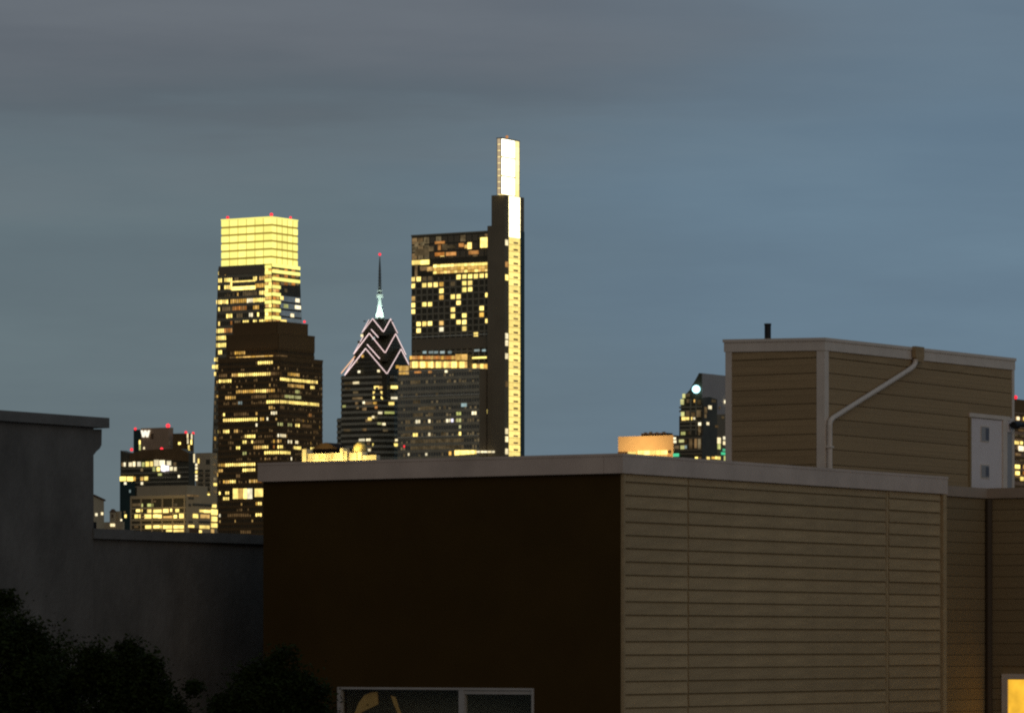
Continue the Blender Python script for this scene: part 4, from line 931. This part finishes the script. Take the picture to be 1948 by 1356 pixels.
# the two-light window in the brown wall
fr = M['dull_trim']
y_m0, y_m1 = B.L(884), B.L(873.5)
def fbar(y0, y1, z0, z1, p0=-.02, p1=.07, nm='window_frame', mt=None, par=None): return box_obj(nm, (p0, p1, y0, y1, z0, z1), mt or fr, par or win)
win = box_obj('window', (.045, .068, wy0+.05, wy1-.05, wz0+.03, wz0+.06), fr, B.o)
fbar(wy0, wy1, wz1-.030, wz1); fbar(wy0, wy1, wz0, wz0+.06); fbar(wy1-.055, wy1, wz0+.06, wz1-.031); fbar(wy0, wy0+.03, wz0+.06, wz1-.031); fbar(y_m0, y_m1, wz0+.06, wz1-.031, p0=-.015)
fbar(wy0+.03, y_m0-.002, wz1-.085, wz1-.032, p0=.0); fbar(wy0+.03, y_m0-.002, wz0+.8, wz0+.84, p0=.02)
for a_, b_ in ((wy0+.031, y_m0-.003), (y_m1+.003, wy1-.056)): fbar(a_, b_, wz0+.061, wz1-.033, .040, .044, 'pane', clear_glass)
m = MB()                                                        # the room behind, open to the window
rx0, rx1, ry0, ry1, rz0, rz1 = TH+.01, 1.1, wy0-.5, wy1+.5, wz0-.7, wz1+.35
m.v = [(rx0, ry0, rz0), (rx1, ry0, rz0), (rx1, ry1, rz0), (rx0, ry1, rz0), (rx0, ry0, rz1), (rx1, ry0, rz1), (rx1, ry1, rz1), (rx0, ry1, rz1)]
m.f = [(0, 1, 2, 3), (4, 5, 6, 7), (1, 2, 6, 5), (0, 1, 5, 4), (2, 3, 7, 6)]
m.build('room', M['room'], B.o)
ZB = zoomer(440, 1180, 3.142)
for pp in ([(876, 424), (880, 500), (835, 522), (790, 542), (735, 572), (720, 640), (745, 545), (768, 488), (800, 446), (840, 428)], [(958, 446), (984, 456), (998, 505), (1020, 560), (1040, 640), (1022, 640), (996, 545), (976, 500)]):
    q = [B.at('L', *ZB(x, y), .075) for x, y in pp]
    m = MB(); m.prism(q, 'x', .052, .075); m.build('curtain', M['cloth'], B.o)

# ---------------------------------------------------- tan wing with the lit window
W = Block('tan_wing', 'tan brown clapboard wing with a glowing orange window at the lower right', 'house', 1876, 68.35)
# local origin is the inside corner: one wall runs back towards the left house (-x), the other comes forward (-y)
zt_, zc2 = W.z(929), W.z(948)
x0 = W.R(1780)
box_obj('rear_wall', (x0, .2, 0.001, .22, 0, zc2), M['tan_dark'], W.o)
box_obj('return_wall', (0.001, 5.0, -6.0, 0, 0, zc2), M['tan_dark'], W.o)
box_obj('coping', (x0, 0-.002, -.06, .24, zc2, zt_), M['wing_cap'], W.o)
box_obj('coping', (-.06, 5.0, -6.0, -.062, zc2, zt_+.002), M['wing_cap'], W.o)
m = MB(); m.tube([(-.075, -.085, 0), (-.075, -.085, zc2-.02)], .052, 10); m.build('downspout', M['brown_pipe'], W.o)
ww0, ww1 = -.05-1.6, W.L(1908)                                  # window spans from the photo column 1908 towards us
zw1 = W.at('L', 1915, 1281)[1]; zw0 = zw1-1.35
ex2 = .172
for i in range(26):
    zt2 = zc2-.012-i*ex2; zb2 = zt2-ex2+.009
    o = piece('siding_board', M['tan_wing'], W.o, x0, -.03, -.026, -.001, zb2, zt2)
    if zb2 > zw1+.02 or zt2 < zw0-.02: piece('siding_board', M['tan_wing'], W.o, -.026, .0, -5.9, -.03, zb2, zt2)
    else:
        piece('siding_board', M['tan_wing'], W.o, -.026, .0, ww1+.01, -.03, zb2, zt2); piece('siding_board', M['tan_wing'], W.o, -.026, .0, -5.9, ww0-.01, zb2, zt2)
win = box_obj('window', (-.05, -.002, ww0, ww1, zw1-.085, zw1), M['trim'], W.o)
for d_ in ((ww1-.10, ww1, zw0, zw1-.086), (ww0, ww0+.10, zw0, zw1-.086), (ww0+.1, ww1-.1, zw0, zw0+.08), ((ww0+ww1)/2-.03, (ww0+ww1)/2+.03, zw0+.081, zw1-.087)):
    box_obj('window_frame', (-.05, -.002, *d_), M['trim'], win)
for a_, b_ in ((ww0+.101, (ww0+ww1)/2-.031), ((ww0+ww1)/2+.031, ww1-.101)): box_obj('pane', (-.02, -.004, a_, b_, zw0+.081, zw1-.087), G['home'], win)

# ---------------------------------------------------- stair bulkhead on the roof
B = Block('roof_bulkhead', 'brown clapboard stair bulkhead with white trim and a slanting downspout on the roof', 'roof bulkhead', 1567, 65.4)
yl = B.L(1384); xr = B.R(1925)
zt0 = B.z(644); ztl = B.at('L', 1380, 649)[1]; ztr = B.at('R', 1930, 683)[1]
zb0 = B.z(667); zbl = B.at('L', 1385, 670)[1]; zbr = B.at('R', 1925, 704)[1]
zlow = ZC+2.05
def ztopw(x, y): return zb0+(zbl-zb0)*y/yl+(zbr-zb0)*x/xr
m = MB(); m.hexa([(0, 0, zlow), (xr, 0, zlow), (xr, yl, zlow), (0, yl, zlow)]+[(x, y, ztopw(x, y)) for x, y in ((0, 0), (xr, 0), (xr, yl), (0, yl))]); m.build('wall', M['tan_dark'], B.o)
CPB = .04; dz = (zt0-zb0)
def capseg(x0, x1, y0, y1, nm='fascia', lift=0.0, h=None):
    m = MB(); h = h or dz
    m.hexa([(x, y, ztopw(x, y)+.002+lift) for x, y in ((x0, y0), (x1, y0), (x1, y1), (x0, y1))]+[(x, y, ztopw(x, y)+.002+lift+h) for x, y in ((x0, y0), (x1, y0), (x1, y1), (x0, y1))])
    return m.build(nm, M['trim'], B.o)
capseg(-CPB, .03, .03, yl+CPB); capseg(-CPB, xr+CPB, -CPB, .0298); capseg(.0302, xr+CPB, .03, yl+CPB, 'roof')
capseg(-CPB-.015, 0, -CPB-.015, yl+CPB+.015, 'roof_edge', dz-.035, .045); capseg(.001, xr+CPB+.015, -CPB-.015, .0, 'roof_edge', dz-.035, .045)
exb = 29.0*65.4/F
yc0 = .105; xpost = B.R(1573)
door0, door1 = B.R(1843), B.R(1903); fr0, fr1 = B.R(1839.5), B.R(1911)
zdt = B.at('R', 1870, 797)[1]; zdf = B.at('R', 1870, 788)[1]
zf0 = B.at('L', 1560, 681)[1]
for i in range(-1, 13):
    zt_ = zf0-i*exb; zb_ = zt_-exb+.011
    if zb_ < zlow-.3: break
    lim = min(ztopw(xr, 0), ztopw(0, yl))
    if i < 0:                                                   # top boards are cut to the sloping soffit
        m = MB(); m.hexa([(-.026, yc0, zf0+.016), (-.001, yc0, zf0+.016), (-.001, yl-.09, zf0+.016), (-.026, yl-.09, zf0+.016)]+[(a, b, ztopw(0, b)-.003) for a, b in ((-.02, yc0), (-.001, yc0), (-.001, yl-.09), (-.02, yl-.09))]); m.build('siding_board', M['olive'], B.o)
        m = MB(); m.hexa([(xpost+.005, -.026, zf0+.016), (xr-.06, -.026, zf0+.016), (xr-.06, -.001, zf0+.016), (xpost+.005, -.001, zf0+.016)]+[(a, b, max(zf0+.02, ztopw(a, 0)-.003)) for a, b in ((xpost+.005, -.02), (xr-.06, -.02), (xr-.06, -.001), (xpost+.005, -.001))]); m.build('siding_board', M['olive'], B.o)
        continue
    piece('siding_board', M['olive'], B.o, -.026, -.001, yc0, yl-.09, zb_, zt_)
    if zb_ > zdf: piece('siding_board', M['olive'], B.o, xpost+.005, xr-.06, -.026, -.001, zb_, min(zt_, ztopw(xr, 0)-.003))
    elif zt_ < zdf: piece('siding_board', M['olive'], B.o, xpost+.005, fr0-.003, -.026, -.001, zb_, zt_)
    else:
        piece('siding_board', M['olive'], B.o, xpost+.005, fr0-.003, -.026, -.001, zb_, zt_); piece('siding_board', M['olive'], B.o, fr0, xr-.06, -.026, -.001, zdf+.004, zt_)
def post(x0, x1, y0, y1):
    m = MB(); m.hexa([(x, y, zlow) for x, y in ((x0, y0), (x1, y0), (x1, y1), (x0, y1))]+[(x, y, ztopw(x, y)-.001) for x, y in ((x0, y0), (x1, y0), (x1, y1), (x0, y1))]); m.build('corner_post', M['trim'], B.o)
post(-.032, xpost, -.032, 0.0-.001); post(-.032, -.001, 0, yc0-.003); post(-.032, -.001, yl-.088, yl+.02); post(xr-.058, xr+.03, -.032, .06)
# door
box_obj('door_frame', (fr0, fr1+.12, -.050, -.001, zdt+.012, zdf), M['trim'], B.o); box_obj('door_frame', (door1+.004, fr1, -.050, -.001, zlow, zdt+.011), M['trim'], B.o); box_obj('door_frame', (fr0, door0-.004, -.050, -.001, zlow, zdt+.011), M['tan_dark'], B.o)
box_obj('side_panel', (fr1+.003, xr-.061, -.030, -.001, zlow, zdt+.011), M['panel'], B.o)
dr = box_obj('door', (door0, door1, -.030, -.001, zlow, zdt), M['door'], B.o)
for y0, y1 in ((812, 839), (885, 908)):
    a0, a1 = B.R(1863), B.R(1877.5); z1 = B.at('R', 1870, y0)[1]; z0 = B.at('R', 1870, y1)[1]
    wf = box_obj('door_window', (a0-.018, a1+.018, -.036, -.031, z0-.018, z1+.018), M['trim'], dr)
    box_obj('pane', (a0, a1, -.040, -.037, z0, z1), M['panel'], dr)
    box_obj('pane', (a0+(a1-a0)*.55, a1-.01, -.043, -.0405, z0+.02, z1-.02), M['panel_dark'], dr)
# downspout with its outlet box
def onR(px, py, p): x, z_ = B.at('R', px, py, -p); return (x, -p, z_)
m = MB()
path = [(1741.5, 684), (1741, 690), (1738, 696), (1731, 702), (1700, 722), (1660, 747), (1620, 772), (1592, 790), (1584, 795), (1579.5, 801), (1578.5, 808), (1578.5, 850), (1578.5, 905)]
m.tube([onR(px, py, .085) for px, py in path], .038, 12); m.build('downspout', M['pipe'], B.o)
m = MB(); a0, a1 = B.R(1727), B.R(1747); z1, z0 = B.at('R', 1738, 660)[1], B.at('R', 1738, 689)[1]
m.box(a0+.035, a1-.035, -.12, -CPB-.016, z0+.06, z1); m.box(a0+.07, a1-.05, -.12, -CPB-.016, z0, z0+.059); m.build('outlet_box', M['olive'], B.o)
for px, py in ((1660, 747), (1578.5, 850)):
    p = onR(px, py, .085); box_obj('pipe_strap', (p[0]-.05, p[0]+.05, -.131, -.001, p[2]-.012, p[2]+.012), M['pipe'], B.o) if py > 800 else None
# flue
yv = 1.4; xv = B.R(1460.5, yv) if False else None
k = kx(1460.5)
m = MB(); y_f = B.L(1460.5, .6); zb_ = ztopw(.6, y_f)+dz; zt_ = B.z(615.5, .6, y_f)
m.tube([(.6, y_f, zb_-.05), (.6, y_f, zt_-.03), (.6, y_f, zt_-.03), (.6, y_f, zt_)], .052, 14, [.049, .049, .054, .054])
fl = m.build('flue_pipe', M['black'], B.o)

# security camera on a pale mount beside the door
SCX, SCZ = B.at('R', 1917, 808)
s = bpy.data.objects.new('security_camera', None); COL.objects.link(s)
s.location = (B.cx+SCX*VX+.04*VY, B.cy+SCX*VY-.04*VX*1.0, SCZ); s.rotation_euler = (0, 0, ROT)
s['label'] = 'small black security camera on a pale plate beside the white bulkhead door'; s['category'] = 'security camera'
box_obj('mount_plate', (-.13, .10, .0, .020, -.115, .105), M['door'], s)
m = MB(); m.tube([(-.02, .0, 0), (.0, -.05, .0), (.03, -.09, .005)], .022, 8); m.build('arm', M['black'], s)
m = MB(); m.tube([(-.06, -.09, -.01), (.06, -.11, .0), (.12, -.12, .005), (.24, -.14, .005)], .05, 10, [.062, .062, .04, .036]); m.build('body', M['black'], s)

# ---------------------------------------------------- grey rendered house at the left
B = Block('grey_house', 'grey cement rendered house with a corbelled cornice end and a lower parapet', 'house', 500, 64.0)
# local origin: photo column 500 of the wall; the wall runs along x, towards us for negative x
def XR(px): return B.R(px)
xa, xe = XR(-60), XR(178); x5 = XR(560)
zt_ = B.at('R', 200, 795)[1]; zu = B.at('R', 200, 814.5)[1]
box_obj('wall', (xa, xe, 0, 5, 0, zu), M['stucco'], B.o)
xcap = XR(200.5)
box_obj('coping', (xa, xcap, -.07, 5.05, zu+.002, zt_), M['stucco_cap'], B.o)
m = MB()
prof = [(xe-.01, 0)]                                            # the cornice end in profile
prof = [B.at('R', px, py) for px, py in ((176, 816), (196, 816), (195.5, 846), (192, 853), (186, 858), (181.5, 864), (179, 866), (176, 867))]
prof = [(min(max(x, xe-.05), xcap-.02), min(z_, zu)) for x, z_ in prof]
m.prism(prof, 'y', .02, 4.9); m.build('cornice', M['stucco'], B.o)
zp1 = B.at('R', 350, 1012)[1]; zp0 = B.at('R', 350, 1030)[1]
box_obj('parapet_wall', (xe+.001, x5, .03, .3, 0, zp0), M['stucco'], B.o)
m = MB(); x_ = xe-.03; k_ = 0
while x_ < x5:                                                  # coping in separate stones
    e_ = min(x5, x_+.92); box_obj('coping_stone', (x_+.003, e_-.003, -.03, .36, zp0+.002, zp1+random.uniform(-.008, .008)), M['stucco_cap'], B.o); x_ = e_
xf0, xf1 = XR(181), XR(193.5)
m = MB(); cxm = (xf0+xf1)/2; zf1 = B.at('R', 187, 966)[1]; zf0_ = zp1
m.tube([(cxm, .16, zf0_-.02), (cxm, .16, zf0_+.16), (cxm+.01, .16, zf1-.05), (cxm-.01, .16, zf1)], .05, 10, [.05, .05, .048, .03]); m.build('flue_pipe', M['black'], B.o)
m = MB(); m.box(cxm-.075, cxm+.06, .08, .24, zp1+.005, zp1+.10); m.build('flue_base', M['black'], B.o)

# ================================================================== TREES in front of the grey house
def tree(label, px, py_top, D, rad, height, n, seed, lumps):
    rnd = random.Random(seed)
    X = kx(px)*D; zt_ = ZC+(HYP-py_top)/F*D
    t = bpy.data.objects.new('street_tree', None); COL.objects.link(t); t.location = (X, D, 0)
    t['label'] = label; t['category'] = 'tree'; t['group'] = 'trees below the grey wall'
    m = MB(); zb = zt_-height
    m.tube([(0, 0, 0), (.05, .03, zb*.5), (-.03, .05, zb+.3*height), (.02, 0, zb+.75*height)], .1, 9, [.17, .14, .10, .03])
    for i in range(9):
        a = rnd.uniform(0, 6.28); z0 = zb+height*rnd.uniform(.0, .5); r = rad*rnd.uniform(.5, .85)
        m.tube([(0, 0, z0), (r*.5*math.cos(a), r*.5*math.sin(a), z0+height*.16), (r*math.cos(a), r*math.sin(a), z0+height*.3)], .03, 6, [.06, .035, .012])
    m.build('trunk', M['bark'], t)
    cl = []
    for lx, lz, lr in lumps:                                    # each bough breaks up into sprays of its own
        for q in range(7):
            cl.append((lx+rnd.gauss(0, lr*.55), rnd.uniform(-.35, .35)*rad, zt_+lz+rnd.gauss(-.05, lr*.30), lr*rnd.uniform(.28, .62)))
    for i in range(70):
        a = rnd.uniform(0, 6.28); q = rad*math.sqrt(rnd.random())*.62; zz = zb+height*rnd.uniform(.05, .70)
        cl.append((q*math.cos(a), q*math.sin(a), zz, rnd.uniform(.18, .45)))
    v, f = [], []
    for i in range(n):
        c = cl[rnd.randrange(len(cl))]
        d = Vector((rnd.gauss(0, .5), rnd.gauss(0, .5), rnd.gauss(0, .42)))*c[3]*1.25
        p = Vector(c[:3])+d
        if p.z > zt_+.02: continue
        u = Vector((rnd.gauss(0, 1), rnd.gauss(0, 1), rnd.gauss(-.3, .6))).normalized(); w = u.orthogonal().normalized()
        w = (w*math.cos(i)+u.cross(w)*math.sin(i)); s_ = rnd.uniform(.014, .034); b = len(v)
        v += [tuple(p-u*s_), tuple(p+w*s_*.45-u*s_*.1), tuple(p+u*s_*1.1), tuple(p-w*s_*.45-u*s_*.1)]; f.append((b, b+1, b+2, b+3))
    me = bpy.data.meshes.new('crown'); me.from_pydata(v, [], f); me.materials.append(M['leaf'])
    o = bpy.data.objects.new('crown', me); COL.objects.link(o); o.parent = t
tree('tallest dark tree at the left edge in front of the grey wall', -20, 1122, 46, 1.15, 3.2, 80000, 1, [(-.1, -.35, .34), (.12, -.42, .32), (.35, -.62, .34), (.55, -.80, .32), (.25, -.9, .4), (-.4, -.5, .4), (.7, -1.0, .32)])
tree('round topped dark tree right of the tallest tree, below the grey wall', 225, 1207, 45, .75, 2.8, 68000, 2, [(0, -.22, .22), (-.2, -.32, .24), (.2, -.34, .24), (.38, -.55, .25), (-.42, -.42, .25), (.46, -.75, .25), (-.05, -.5, .35), (.1, -.8, .4)])
tree('dark tree in front of the brown wall edge left of the window', 528, 1226, 44, .48, 2.6, 56000, 3, [(0, -.25, .24), (-.2, -.42, .24), (.16, -.38, .22), (.25, -.7, .24), (-.36, -.62, .22), (-.4, -.85, .22), (0, -.6, .32), (.1, -.9, .3)])
